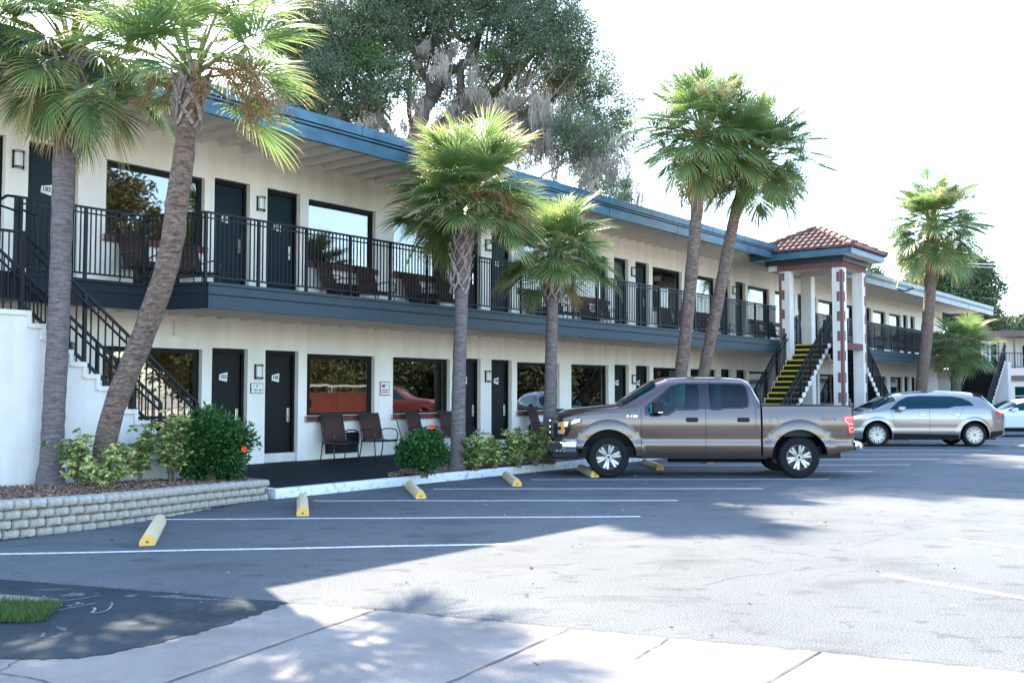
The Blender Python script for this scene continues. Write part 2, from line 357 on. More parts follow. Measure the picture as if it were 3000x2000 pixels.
e0 = Vector(edge[0]) + (Vector(edge[0]) - Vector(edge[1])) * 6; e1 = Vector(edge[-1]) + (Vector(edge[-1]) - Vector(edge[-2])) * 6
edge = [tuple(e0)] + edge + [tuple(e1)]
je = jag(edge, .016, .09, 3)
sheet('concrete_apron', je + [(e1.x, -10), (e0.x - 3, -10)], .004, m_conc)
seal_in = [gz(*p)[:2] for p in [(840, 1768), (740, 1806), (640, 1838), (540, 1866), (430, 1895), (330, 1915), (220, 1930), (120, 1934), (0, 1932), (-300, 1925)]]
js = [p for p in je if p[0] <= gz(840, 1768).x + .02]
sheet('sealed_patch', [(p[0], p[1] + .005) for p in js] + jag(seal_in, .022, .035, 5) + [(e0.x, e0.y - 2.4)], .008, m_seal)
def strip(name, pts, w, z, m, taper=False):
    pts = [Vector((p[0], p[1])) for p in pts]; mb = MB(); L = []; k = len(pts)
    for i, p in enumerate(pts):
        d = (pts[min(i + 1, k - 1)] - pts[max(i - 1, 0)]).normalized(); n_ = Vector((-d.y, d.x)); ww = w * (random.Random(i * 7 + k).uniform(.5, 1.4) if taper else 1)
        L.append([(p.x + n_.x * ww / 2, p.y + n_.y * ww / 2, z), (p.x - n_.x * ww / 2, p.y - n_.y * ww / 2, z)])
    mb.grid(L); o = mb.build(name, m)
    return tag(o, kind='structure')
# joints and cracks of the apron
for i, (a, b) in enumerate([((1103, 1787), (495, 2000)), ((1668, 1843), (1320, 2000)), ((2402, 1911), (2250, 2000))]):
    A, B = gz(*a), gz(*b); B = B + (B - A) * 2.5; strip('expansion_joint', jag([A, B], .005, .15, i), .012, .0105, m_joint, True)
strip('pavement_crack', jag([gz(1960, 1872), gz(1880, 1920), gz(1855, 1936), gz(1828, 1941)], .005, .05, 8), .010, .0105, m_joint, True)
strip('pavement_crack', jag([gz(0, 1975), gz(60, 1983), gz(110, 1992), gz(170, 2010)], .006, .05, 9), .010, .0105, m_joint, True)
strip('pavement_crack', jag([gz(155, 1822), gz(150, 1860), gz(120, 1890), (gz(50, 1937)), gz(0, 1968)], .012, .04, 10), .008, .0105, m_joint, True)
strip('pavement_crack', jag(edge[2:9], .02, .05, 12), .012, .0105, m_joint, True)
for i, pl in enumerate([[(1580, 1752), (1700, 1745), (1900, 1746), (2080, 1752)], [(2520, 1650), (2350, 1668), (2150, 1690), (2060, 1715)], [(2950, 1490), (2760, 1535), (2640, 1560), (2500, 1600)], [(300, 1640), (520, 1652), (760, 1640), (900, 1650)], [(980, 1500), (1180, 1506), (1300, 1500)]]):
    strip('pavement_crack', jag([gz(*p) for p in pl], .02, .06, 20 + i), .007, .002, m_joint, True)
sheet('bounce_sheet', [(14, -11.9), (75, -11.9), (75, 25), (14.5, 25)], .004, m_bounce)  # unseen sheet added to bounce sunlight onto upper walls and soffit
# bay lines
LINES = [((-5.9, 10.13), (.21, 10.94)), ((-4.82, 12.98), (1.7, 13.3)), ((-3.01, 15.22), (2.52, 15.26)), ((-1.34, 17.09), (4.3, 17.15)), ((.35, 18.89), (6.0, 18.97))]
for k in range(1, 10):
    LINES.append(((.35 + 1.53 * k, 18.89 + 1.9 * k), (6.0 + 1.53 * k, 18.97 + 1.9 * k)))
for a, b in LINES:
    A, B = Vector(a), Vector(b); pts = [A.lerp(B, i / 14) + Vector((0, .012 * math.sin(i * 1.3 + A.x))) for i in range(15)]
    strip('bay_line', pts, .095, .004, m_line)
for a, b in [((2586, 1683), (3000, 1752)), ((2790, 1578), (3000, 1608)), ((2955, 1540), (3000, 1541)), ((2960, 1490), (3000, 1492))]:
    A, B = gz(*a), gz(*b); D = (gz(3000, 1752) - gz(2586, 1683)).normalized(); strip('bay_line', [A, A + D * 5.0], .10, .004, m_line)
m_markp = mat('faint_spray_paint', (.20, .22, .23), .8, col2=(.02, .03, .036), nscale=30, mix=(.5, .62))
# sprayed marks on the sealed patch
def mark(px, w): strip('paint_mark', [gz(*p) for p in px], w, .0165, m_markp)
mark([(266, 1786), (275, 1785), (279, 1790), (272, 1797), (267, 1800), (277, 1800)], .022)
mark([(277, 1800), (292, 1799), (308, 1795), (318, 1790), (324, 1783), (330, 1774), (326, 1770)], .012)
mark([(160, 1795), (200, 1786), (245, 1778), (280, 1771)], .012)
mark([(187, 1764), (240, 1758), (280, 1750), (300, 1748)], .012)
mark([(222, 1770), (232, 1769), (220, 1775), (245, 1773)], .02)
mark([(168, 1779), (184, 1777)], .03); mark([(196, 1779), (212, 1779)], .03); mark([(128, 1781), (155, 1789)], .025)
for px in [[(85, 1732), (120, 1727), (200, 1726), (212, 1728)], [(175, 1746), (215, 1738), (250, 1740), (245, 1748), (200, 1750)], [(270, 1740), (292, 1738), (290, 1742)], [(360, 1747), (400, 1741), (405, 1744), (380, 1751)], [(430, 1748), (520, 1745), (560, 1752), (690, 1760), (690, 1763), (520, 1755)], [(118, 1868), (140, 1847), (143, 1850), (125, 1869)], [(160, 1832), (192, 1842), (188, 1850), (170, 1842)], [(150, 1868), (180, 1860), (185, 1864), (158, 1870)]]:
    sheet('worn_paint', jag([gz(*p) for p in px] + [gz(*px[0])], .012, .05, 4)[:-1], .0095, m_scuff)
# grass corner with its concrete kerb wedge
wedge = [gz(x, y)[:2] for x, y in [(-200, 1748), (0, 1752), (90, 1759), (172, 1766), (150, 1772), (60, 1776), (-200, 1780)]]
kb = MB(); kb.prism([tuple(p) for p in wedge], .0, .035, 'z'); tag(kb.build('kerb_end', m_conc), kind='structure')
gp = []
r_ = random.Random(3)
for _ in range(9000):
    x = r_.uniform(-260, 156) if _ % 9 else r_.uniform(-260, 166); t = (x + 260) / 416
    yb = 1831 - 12 * max(0, t - .5) * 2 * r_.uniform(.7, 1) - (28 * max(0, t - .93) / .07); yt = 1768 + 12 * t
    y = r_.uniform(yt, max(yb, yt + 1)); p = gz(x, y); gp.append((p.x + r_.gauss(0, .018), p.y + r_.gauss(0, .03)))
gp = np.array(gp); n_ = len(gp); c = np.column_stack([gp, np.full(n_, .01)])
V, F = leaves(c, np.column_stack([rng.normal(0, .45, n_), rng.normal(0, .45, n_), np.ones(n_)]), rng.uniform(.02, .10, n_) * (.6 + .6 * rng.random(n_)), .0055)
o = npmesh('grass', V, F, m_grass, np.repeat(rng.random(n_), 4)); tag(o, kind='stuff')
sheet('grass_soil', [gz(x, y)[:2] for x, y in [(-260, 1766), (60, 1772), (150, 1782), (156, 1800), (110, 1818), (0, 1828), (-260, 1832)]], .0175, m_mulch)
# small litter and leaves on the asphalt
n_ = 260; pp = np.column_stack([rng.uniform(-6, 10, n_), rng.uniform(6, 24, n_), np.full(n_, .012)])
V, F = leaves(pp, np.column_stack([rng.normal(size=n_), rng.normal(size=n_), np.full(n_, .05)]), rng.uniform(.02, .06, n_), rng.uniform(.01, .025, n_))
tag(npmesh('litter', V, F, m_chip, np.repeat(rng.random(n_), 4)), kind='stuff')

# kerb, walkway, mulch strips (building frame: x = s along the front, y = -d)
kb = MB()
s_ = -2.8
while s_ < 60:
    kb.box(s_, s_ + 2.98, -3.86, -3.70, -.05, .15); s_ += 3.0
kb.box(-2.8, -2.66, -3.70, -2.9, -.05, .15)
tag(kb.build('kerb', m_kerb, bevel=.015, **BROOT), kind='structure')
wk = MB(); wk.add([(-9.5, 0.3, .235), (60, .3, .235), (60, -3.70, .146), (-2.66, -3.70, .146), (-2.66, -2.45, .175), (-9.5, -2.45, .175)], [(0, 1, 2, 3, 4, 5)])
tag(wk.build('walkway', m_walk, **BROOT), kind='structure')
ms = MB()
prof = [(.3, 3.35), (1.0, 2.9), (3, 2.8), (20, 2.8)]
rows = []
for i in range(120):
    s0 = -.2 + i * .17; dd = np.interp(s0, [-.2, 1.0, 3, 20], [3.6, 2.95, 2.8, 2.8])
    rows.append([(s0, -(dd + (3.70 - dd) * j / 6), .165 + .03 * math.sin(j / 6 * 3.1) + rng.uniform(-.006, .006) - .01 * (j == 0)) for j in range(7)])
ms.grid(rows); tag(ms.build('mulch_strip', m_mulch, smooth=True, **BROOT), kind='structure')
# raised bed behind the block wall
RET = [(-9.6, 5.15), (-7.5, 4.96), (-6.9, 4.92), (-6.2, 4.80), (-5.7, 4.68), (-5.0, 4.44), (-4.3, 4.19), (-3.6, 3.97), (-2.95, 3.80)]
def topz(s): return .44 - .14 * (s + 7.5) / 4.7
ms = MB(); rows = []
for i in range(60):
    s0 = -9.6 + i * (6.78 / 59); dd = np.interp(s0, [p[0] for p in RET], [p[1] for p in RET])
    rows.append([(s0, -(2.44 + (dd - .12 - 2.44) * j / 14), topz(s0) - .05 + .035 * math.sin(j / 14 * 3) + rng.uniform(-.01, .01)) for j in range(15)])
ms.grid(rows); tag(ms.build('mulch_bed', m_mulch, smooth=True, **BROOT), kind='structure')
n_ = 16000; s0 = rng.uniform(-9.5, -2.85, n_); dt = np.interp(s0, [p[0] for p in RET], [p[1] for p in RET]) - .15; d0 = 2.46 + rng.random(n_) * (dt - 2.46)
z0 = .44 - .14 * (s0 + 7.5) / 4.7 - .04 + .035 * np.sin((d0 - 2.44) / (dt - 2.3) * 3)
n2 = 9000; s1 = rng.uniform(-.1, 20, n2); d1 = np.interp(s1, [-.2, 1, 3, 20], [3.6, 2.95, 2.8, 2.8]) + rng.random(n2) * .0; d1 = d1 + rng.random(n2) * (3.72 - d1)
z1 = .175 + .03 * np.sin(rng.random(n2) * 3)
ss = np.concatenate([s0, s1]); dd = np.concatenate([d0, d1]); zz = np.concatenate([z0, z1]); n_ = len(ss)
c = np.column_stack([W0.x + U.x * ss + N.x * dd, W0.y + U.y * ss + N.y * dd, zz])
V, F = leaves(c, np.column_stack([rng.normal(size=n_), rng.normal(size=n_), rng.normal(0, .3, n_)]), rng.uniform(.02, .06, n_), rng.uniform(.01, .03, n_), .1)
tag(npmesh('mulch_chips', V, F, m_chip, np.repeat(rng.random(n_) ** 1.3, 4)), kind='stuff')

# block retaining wall
ret = empty('retaining_wall', P(-5, 4.6), 0, 'low curved retaining wall of pale tumbled concrete blocks around the mulch bed', 'retaining wall')
bv = []
for k in range(5):
    mb = MB(); nx, nzz = 8, 5; rr = random.Random(k); rows = []
    for i in range(nx + 1):
        row = []; fx = i / nx * 2 - 1
        for j in range(nzz + 1):
            fz = j / nzz * 2 - 1; b_ = .07 * (1 - abs(fx) ** 2.6) ** .55 * (1 - abs(fz) ** 3) ** .55
            row.append((fx * .097 * (1 - .05 * abs(fz) ** 4), -(.09 + b_ + rr.uniform(-.004, .004)), .0525 * (fz + 1) * (1 + rr.uniform(-.01, .01))))
        rows.append(row)
    mb.grid(rows)
    n0 = len(mb.v); top = [rows[i][nzz] for i in range(nx + 1)]; bot = [rows[i][0] for i in range(nx + 1)]
    bt = [(p[0], .1, p[2]) for p in top]; mb.grid([top, bt]); mb.grid([bot, [(p[0], .1, p[2]) for p in bot]])
    mb.grid([rows[0], [(p[0], .1, p[2]) for p in rows[0]]]); mb.grid([rows[nx], [(p[0], .1, p[2]) for p in rows[nx]]])
    bv.append(mb.build('block', m_block, parent=ret, smooth=50))
path = [P(s, d) for s, d in RET[1:]]; path = [P(-7.75, 4.99)] + path
cum = [0]
for a, b in zip(path, path[1:]): cum.append(cum[-1] + (b - a).length)
def along(t):
    for i in range(len(cum) - 1):
        if t <= cum[i + 1]: break
    f = (t - cum[i]) / (cum[i + 1] - cum[i]); return path[i].lerp(path[i + 1], f), (path[i + 1] - path[i]).normalized()
used = 0
rr = random.Random(5)
for row in range(4):
    t = .10 + (row % 2) * .10
    while t < cum[-1] - .05 and used < 98:
        p, dv = along(t); s0, _ = toSD(p); z = topz(s0) - .109 * (row + 1)
        if z > -.095:
            src = bv[used] if used < len(bv) else bv[rr.randrange(len(bv))].copy()
            if used >= len(bv): COL.objects.link(src); src.parent = ret
            yaw = math.atan2(dv.y, dv.x); nn = Vector((dv.y, -dv.x, 0))
            src.location = p - nn * (.12 + .012 * (3 - row) * -1) + Vector((0, 0, z)) - ret.location + nn * rr.uniform(-.006, .006)
            src.rotation_euler = (0, R(rr.uniform(-.7, .7)), yaw + R(rr.uniform(-2.5, 2.5))); used += 1
        t += .2005

core = MB()
for t_ in range(60):
    a_, _ = along(cum[-1] * t_ / 60 * .995 + .01); b_, _ = along(cum[-1] * (t_ + 1) / 60 * .995 + .01); zt = topz(toSD(a_)[0]) - .02; core.bar(Vector((a_.x, a_.y, zt / 2 - .1)) - ret.location + Vector((-N.x, -N.y, 0)) * .11, Vector((b_.x, b_.y, zt / 2 - .1)) - ret.location + Vector((-N.x, -N.y, 0)) * .11, .12, zt + .2)
core.build('wall_core', m_joint, ret)
# wheel stops
def stop_mesh():
    mb = MB(); L, wb, wt, h = 1.83, .082, .045, .125
    sec = [(-wb, 0), (-wb, .05), (-wt, h - .012), (-wt * .7, h), (wt * .7, h), (wt, h - .012), (wb, .05), (wb, 0)]
    mb.prism(sec, .03, L - .03, 'y'); mb.mi = 0; return mb
st0 = None
stops = [((-3.91, 10.77), (-4.41, 12.55)), ((-2.78, 13.33), (-3.18, 15.2)), ((-1.41, 15.51), (-1.78, 17.35)), ((.09, 17.59), (-.12, 19.45)), ((1.61, 19.43), (1.45, 21.3)), ((3.14, 21.21), (3.05, 23.1)), ((4.57, 23.03), (4.5, 24.85))]
for k in range(1, 8): stops.append(((4.57 + 1.53 * k, 23.03 + 1.9 * k), (4.5 + 1.53 * k, 24.85 + 1.9 * k)))
slab = ['pale yellow wheel stop lying nearest the block retaining wall, in the left foreground', 'yellow wheel stop just right of the block wall, by the white kerb end', 'yellow wheel stop in front of the green bush beside the walkway', 'yellow wheel stop in front of the variegated shrubs, left of the pickup', 'yellow wheel stop touching the front tyre of the brown pickup', 'yellow wheel stop seen under the middle of the pickup', 'small yellow wheel stop seen under the pickup behind its rear door']
for i, (a, b) in enumerate(stops):
    A, B = Vector(a + (0,)), Vector(b + (0,)); dv = (B - A).normalized(); rz = math.atan2(dv.y, dv.x) - R(90)
    if st0 is None:
        st0 = empty('wheel_stop'); body = stop_mesh().build('bar', m_stop, st0, bevel=.008)
        for yy in (0.0, 1.83):
            e = MB(); sec = [(-.082, 0), (-.082, .05), (-.045, .113), (-.032, .125), (.032, .125), (.045, .113), (.082, .05), (.082, 0)]
            y0, y1 = (-.002, .03) if yy == 0 else (1.80, 1.832); e.prism(sec, y0, y1, 'y'); e.build('painted_end', m_stopend, st0, bevel=.006)
        h = MB(); h.tube([(.0, -.004, .045), (.0, .001, .045)], .016, 10); h.build('dowel_hole', m_brown, st0)
        o = st0
    else: o = copy_tree(st0)
    o.location = A; o.rotation_euler = (0, 0, rz)
    lab = slab[i] if i < len(slab) else ['yellow wheel stop between the pickup tailgate and the silver wagon', 'yellow wheel stop at the front tyre of the silver wagon', 'yellow wheel stop under the front door of the silver wagon', 'yellow wheel stop under the rear door of the silver wagon', 'far yellow wheel stop behind the silver wagon', 'far yellow wheel stop hidden past the silver wagon', 'farthest yellow wheel stop near the end stairs'][i - 7]
    tag(o, lab, 'wheel stop', 'wheel stops along the kerb')

# ================================================================== MOTEL
motel = empty('motel_building', W0, BANG, 'long two storey cream stucco motel with a dark balcony and blue roof fascia', 'motel')
S0, S1 = -9.6, 49.5
PER = 7.2
ops = []                                  # (kind, s0, s1, z0, z1, floor, idx)
def addop(kind, a, b, fl, idx):
    z = {('d', 0): (.20, 2.50), ('d', 1): (3.44, 5.80), ('w', 0): (1.16, 2.46), ('w', 1): (4.42, 5.74)}[(kind, fl)]
    ops.append((kind, a, b, z[0], z[1], fl, idx))
for fl in (0, 1):
    addop('d', -6.10, -5.25, fl, 0); addop('d', -4.88, -4.02, fl, 1); addop('w', -3.51, -1.50, fl, 2); idx = 3
    for k in range(7):
        b = k * PER
        addop('d', b - 1.28, b - .45, fl, idx); addop('d', b - .02, b + .83, fl, idx + 1)
        if k < 6: addop('w', b + 1.06, b + 3.02, fl, idx + 2); addop('w', b + 3.60, b + 5.57, fl, idx + 3)
        idx += 4
T = .28
def wall_bits(mb, fl, z0, z1):
    o_ = sorted([o for o in ops if o[5] == fl], key=lambda o: o[1]); x = S0
    for kind, a, b, za, zb, _, _ in o_:
        mb.box(x, a, 0, T, z0, z1); 
        if za > z0 + .01: mb.box(a, b, 0, T, z0, za)
        mb.box(a, b, 0, T, zb, z1); x = b
    mb.box(x, S1, 0, T, z0, z1)
wl = MB(); wall_bits(wl, 0, 0, 3.28); wl.build('ground_floor_wall', m_wall, motel)
wl = MB(); wall_bits(wl, 1, 3.28, 6.56); wl.build('upper_floor_wall', m_wall, motel)
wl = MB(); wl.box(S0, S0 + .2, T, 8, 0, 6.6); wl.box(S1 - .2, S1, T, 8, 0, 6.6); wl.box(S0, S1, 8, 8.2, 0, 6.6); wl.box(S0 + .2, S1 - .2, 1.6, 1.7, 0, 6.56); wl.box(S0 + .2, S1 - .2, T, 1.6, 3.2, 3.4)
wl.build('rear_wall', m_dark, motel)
sg = MB()
for k in range(0, 14): sg.box(-.36 + 0, -.36 + 0, 0, 0, 0, 0) if False else None
# roof
rf = MB(); rf.box(S0, 51.4, -2.33, 8.3, 6.56, 6.70); rf.build('roof', m_dark, motel)
fa = MB(); z = 51.5
fa.box(S0, z, -2.37, -2.30, 6.24, 6.47); fa.box(S0, z, -2.345, -2.30, 6.47, 6.50, 1); fa.box(S0, z, -2.385, -2.30, 6.50, 6.535); fa.box(S0, z, -2.345, -2.30, 6.535, 6.56, 1); fa.box(S0, z, -2.40, -2.30, 6.56, 6.74)
fa.box(z, z + .06, -2.38, 8.3, 6.24, 6.74)
x_ = -7.0
while x_ < 50:
    fa.box(x_, x_ + .012, -2.404, -2.39, 6.565, 6.735, 1); fa.box(x_ + 1.5, x_ + 1.512, -2.374, -2.36, 6.245, 6.465, 1); x_ += 3.66
fa.build('roof_fascia', [m_fasc, m_groove], motel)
sf = MB(); s_ = S0 + .1
while s_ < 51.2: sf.box(s_, s_ + .09, -2.29, -.002, 6.40, 6.53); s_ += .52
sf.box(S0, 51.3, -2.295, -.001, 6.53, 6.555); sf.build('soffit', m_soff, motel)
# balcony slab
bs = MB()
def slabpoly(z0, z1, mi, off=0):
    poly = [(-9.6, -.002), (-9.6, -(1.2 + off)), (-3.48 + off * .3, -(1.2 + off)), (-3.07 - off * .6, -(2.33 + off)), (48.5, -(2.33 + off)), (48.5, -.002)]
    bs.prism([(p[0], p[1]) for p in poly], z0, z1, 'z', mi)
slabpoly(3.20, 3.44, 0); bs.build('balcony_floor', m_deck, motel)
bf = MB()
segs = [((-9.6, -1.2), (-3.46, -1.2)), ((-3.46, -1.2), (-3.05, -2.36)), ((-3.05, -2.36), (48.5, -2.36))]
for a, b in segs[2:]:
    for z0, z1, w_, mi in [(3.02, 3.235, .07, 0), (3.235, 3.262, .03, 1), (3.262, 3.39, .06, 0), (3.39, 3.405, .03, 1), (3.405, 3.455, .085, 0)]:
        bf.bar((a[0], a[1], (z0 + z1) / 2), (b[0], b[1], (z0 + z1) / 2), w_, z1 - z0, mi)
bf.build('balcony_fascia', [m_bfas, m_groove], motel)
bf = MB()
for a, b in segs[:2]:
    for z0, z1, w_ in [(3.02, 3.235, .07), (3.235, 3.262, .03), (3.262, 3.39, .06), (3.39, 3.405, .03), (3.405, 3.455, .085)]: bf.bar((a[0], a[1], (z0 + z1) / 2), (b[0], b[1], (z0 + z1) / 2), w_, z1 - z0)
bf.build('balcony_fascia', m_bshade, motel)  # left and return runs: shade put into the colour
sf = MB(); s_ = -9.5
while s_ < 48.4:
    sf.box(s_, s_ + .07, -(1.15 if s_ < -3.2 else 2.31), -.002, 3.06, 3.17); s_ += .52
sf.box(-9.6, -3.1, -1.16, -.001, 3.17, 3.195); sf.box(-3.1, 48.4, -2.31, -.001, 3.17, 3.195); sf.build('balcony_soffit', m_soff, motel)
# doors
lowno = [181, 183] ; seqL = iter(range(0, 999))
def plate(parent, txt, x, z, y):
    mb = MB(); mb.prism([(x - .095, z - .06), (x + .085, z - .095), (x + .095, z + .09), (x - .085, z + .05)], y - .012, y, 'y'); p = mb.build('number_plate', m_plate, parent)
    t = text_mesh('number', txt, .10, m_ink, p, .002, .002); t.location = (x, y - .015, z); t.rotation_euler = (R(90), 0, 0)
dn = {0: 179, 1: 180}
for kind, a, b, za, zb, fl, idx in ops:
    if kind == 'd':
        e = empty('door'); e.parent = motel
        md = m_doorU if fl else m_doorL
        lf = MB(); lf.box(a + .07, b - .07, .155, .20, za + .02, zb - .09); leaf = lf.build('door_leaf', md, e, bevel=.004)
        fr = MB(); fr.box(a + .002, a + .065, .11, .24, za, zb - .002); fr.box(b - .065, b - .002, .11, .24, za, zb - .002); fr.box(a + .066, b - .066, .11, .24, zb - .085, zb - .002); fr.build('door_frame', m_frame, e)
        if a < 30:
            plate(e, str(dn[fl]), (a + b) / 2 - .05, za + 1.62 if fl else 1.95, .155)
            hd = MB(); hz = za + (1.12 if fl else 1.0); hx = b - .15
            hd.box(hx - .035, hx + .035, .125, .155, hz - .16, hz + .13); hd.build('lock_plate', m_steel, e, bevel=.006)
            hh = MB(); hh.tube([(hx, .13, hz - .04), (hx, .09, hz - .04), (hx - .11, .085, hz - .045)], .011, 6); hh.build('door_handle', m_steel, e)
        if fl == 0:
            th = MB(); th.box(a + .01, b - .01, .06, .15, .2, .41); th.build('door_step', m_white, e)
        dn[fl] += 2
    else:
        e = empty('window'); e.parent = motel; w_ = .055
        fr = MB()
        fr.box(a + .002, a + w_, .10, .17, za + .002, zb - .002); fr.box(b - w_ - .03, b - .002, .10, .17, za + .002, zb - .002)
        fr.box(a + w_ + .001, b - w_ - .031, .10, .17, za + .002, za + w_); fr.box(a + w_ + .001, b - w_ - .031, .10, .17, zb - w_ - .03, zb - .002); fr.build('window_frame', m_frame, e)
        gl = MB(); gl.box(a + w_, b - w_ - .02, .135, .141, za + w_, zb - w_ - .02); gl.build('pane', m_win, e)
        cu = MB(); rows = []; n_ = int((b - a - .2) / .03); rr = random.Random(idx * 3 + fl)
        gap = (a + .3, a + .9) if (idx % 3 == 1) else None
        for i in range(n_ + 1):
            x = a + .1 + i * .03; y = .24 + .03 * math.sin(i * 1.05 + rr.random() * .4); rows.append([(x, y, za + .04), (x, y, zb - .05)])
        if gap: rows = [r_ for r_ in rows if not (gap[0] < r_[0][0] < gap[1])]; cut = next(i for i, r_ in enumerate(rows) if r_[0][0] >= gap[1]); cu.grid(rows[:cut]) if cut > 1 else None; cu.grid(rows[cut:])
        else: cu.grid(rows)
        cu.build('curtain', m_curt, e, smooth=True)
        sl = MB(); sl.box(a - .06, b + .06, -.06, .02, za - .115, za - .012); x = a - .055; 
        k = 0
        while x < b + .0: sl.box(x, x + .058, -.072, .03, za - .125, za - .008, 1); x += .068
        sl.build('brick_sill', [m_mort, m_brick], e)
        ac = MB(); c_ = (a + b) / 2 + .0; zz = .34 if fl == 0 else 3.58
        ac.box(c_ - .46, c_ + .46, -.045, -.002, zz, zz + .44); q = ac.build('air_conditioner_grille', m_ptac, e)
        lv = MB()
        for j in range(10): lv.bar((c_ - .44, -.055, zz + .03 + j * .043), (c_ + .44, -.055, zz + .03 + j * .043), .012, .022)
        lv.build('louvre', m_blk, q)
# balcony railing in runs of about 1.07 m
def rail_run(mb, a, b, za, zb, h0=.11, h1=1.17, bal=.0875, post=True, bw=.019):
    a, b = Vector(a), Vector(b); L = (b - a).length; A = lambda t, z: Vector((a.x + (b.x - a.x) * t, a.y + (b.y - a.y) * t, za + (zb - za) * t + z))
    mb.bar(A(0, h1), A(1, h1), .045, .032); mb.bar(A(0, h0), A(1, h0), .03, .03)
    if abs(zb - za) < .01: mb.bar(A(0, h1 - .09), A(1, h1 - .09), .022, .022)
    k = max(1, int(round(L / bal)))
    for i in range(1, k): mb.bar(A(i / k, h0), A(i / k, h1), bw, bw)
    if post: mb.bar(A(0, -.06), A(0, h1 + .01), .048, .048)
def runs(pts, z, parent, name='railing'):
    for a, b in zip(pts, pts[1:]):
        mb = MB(); rail_run(mb, (a[0], -a[1]), (b[0], -b[1]), z, z); mb.build(name, m_rail, parent)
BZ = 3.44
runs([(-5.60, 1.14), (-5.53, 1.14), (-4.49, 1.14), (-3.46, 1.14), (-3.06, 2.31)] , BZ, motel)
q = [-3.06 + 1.062 * i for i in range(23)]
runs([(x, 2.31) for x in q if x < 19.6] + [(19.9, 2.31)], BZ, motel)
runs([(22.5 + 1.1 * i, 2.31) for i in range(24)] + [(48.5, 2.31)], BZ, motel)
mb = MB(); mb.tube([(-5.60, -1.14, 4.61), (-5.75, -1.16, 4.60), (-6.5, -1.3, 4.05), (-7.2, -1.4, 3.55)], .022, 6)
mb.tube([(-5.62, -1.20, 4.38), (-5.9, -1.25, 4.42), (-6.2, -1.3, 4.2), (-6.3, -1.3, 3.7), (-6.3, -1.3, 3.4)], .018, 6)
mb.tube([(-5.55, -1.25, 4.40), (-5.38, -1.28, 4.33), (-5.33, -1.28, 4.1), (-5.33, -1.28, 3.5)], .018, 6)
mb.build('handrail', m_rail, motel)
# junction box below the soffit, roof cable, parapet block on the roof
jb = MB(); sj, zj = -2.15, 2.83; jb.box(sj - .0, sj + .16, -.09, -.002, zj - .13, zj + .13); tag(jb.build('junction_box', m_soff, **BROOT), 'small grey junction box high on the ground floor wall beneath the balcony corner', 'junction box')
jb = MB(); jb.tube([(33.2, -2.42, 6.3), (34.2, -2.44, 6.28), (35.4, -2.43, 6.5), (35.8, -2.2, 6.78), (36.4, -1, 6.8)], .03, 6); tag(jb.build('roof_cable', m_groove, **BROOT), 'black cable looping over the pale roof fascia right of the tiled tower', 'cable')
pr = MB(); pr.prism([(28.5, 6.7), (36.8, 6.7), (35.0, 8.15), (28.5, 8.2)], 2.2, 4.4, 'y'); tag(pr.build('rooftop_enclosure', m_metal, **BROOT), 'pale sheet metal enclosure on the roof behind the tiled tower', 'rooftop enclosure')

# wall lamps
lamp0 = None
names = []
for fl in (1, 0):
    for k, s_ in enumerate([-5.06] + [-.20 + PER * k for k in range(6)]):
        z = 5.44 if fl else 2.06
        if lamp0 is None:
            lamp0 = empty('wall_lamp'); g = MB()
            g.prism([(-.07, 0), (-.06, -.06), (-.03, -.085), (.03, -.085), (.06, -.06), (.07, 0)], -.115, .115, 'z'); g.build('lamp_shade', m_lampw, lamp0, smooth=40)
            f = MB()
            for zz in (-.14, -.115, .115, .14):
                f.tube([(-.085, .002, zz), (-.075, -.075, zz), (-.035, -.105, zz), (.035, -.105, zz), (.075, -.075, zz), (.085, .002, zz)], .007, 5)
            f.box(-.092, -.076, -.03, .0, -.15, .15); f.box(.076, .092, -.03, .0, -.15, .15); f.build('lamp_bracket', m_blk, lamp0); o = lamp0
        else: o = copy_tree(lamp0)
        o.location = P(s_, .004, z); o.rotation_euler = (0, 0, BANG)
        flr = 'upper' if fl else 'ground'
        wh = ['beside door 182 at the left edge' if fl else 'behind the left staircase', 'just right of the leaning palm' if fl else 'above the room number sign', 'behind the two short palms' if fl else 'right of the first short palm', 'left of the tall twin palms' if fl else 'above the pickup windscreen', 'just left of the tiled tower' if fl else 'above the pickup cab', 'right of the tiled tower' if fl else 'just beyond the tiled tower', 'at the far balcony end' if fl else 'near the far end of the walkway'][k]
        tag(o, 'white wall lamp with dark brackets, %s floor, %s' % (flr, wh), 'wall lamp', 'wall lamps between the doors')
# signs
sg = empty('room_sign', P(-.235, .003, 1.73), BANG, 'small cream room number sign with a dark border below the ground floor lamp', 'sign')
m1 = MB(); m1.box(-.15, .15, -.02, -.001, -.10, .10); m1.build('sign_border', m_ink, sg); m1 = MB(); m1.box(-.138, .138, -.024, -.0201, -.088, .088); bd = m1.build('sign_board', m_plate, sg)
for i, (t_, zz) in enumerate([('1   97', .035), ('7  202  88', -.04)]):
    t = text_mesh('lettering', t_, .062, m_ink, bd, .001, .001); t.location = (-.04 + .02 * i, -.026, zz); t.rotation_euler = (R(90), 0, 0)
sg = empty('notice_sign', P(3.33, .003, 1.735), BANG, 'small pinkish square notice with a red border between two ground floor windows', 'sign')
m_pinks = mat('notice_pink', (.55, .35, .36), .5); m_nred = mat('notice_red', (.30, .07, .08), .5)
m1 = MB(); m1.box(-.15, .15, -.016, -.001, -.16, .16); m1.build('sign_border', m_nred, sg); m1 = MB(); m1.box(-.132, .132, -.02, -.0161, -.142, .142); bd = m1.build('sign_board', m_plate, sg)
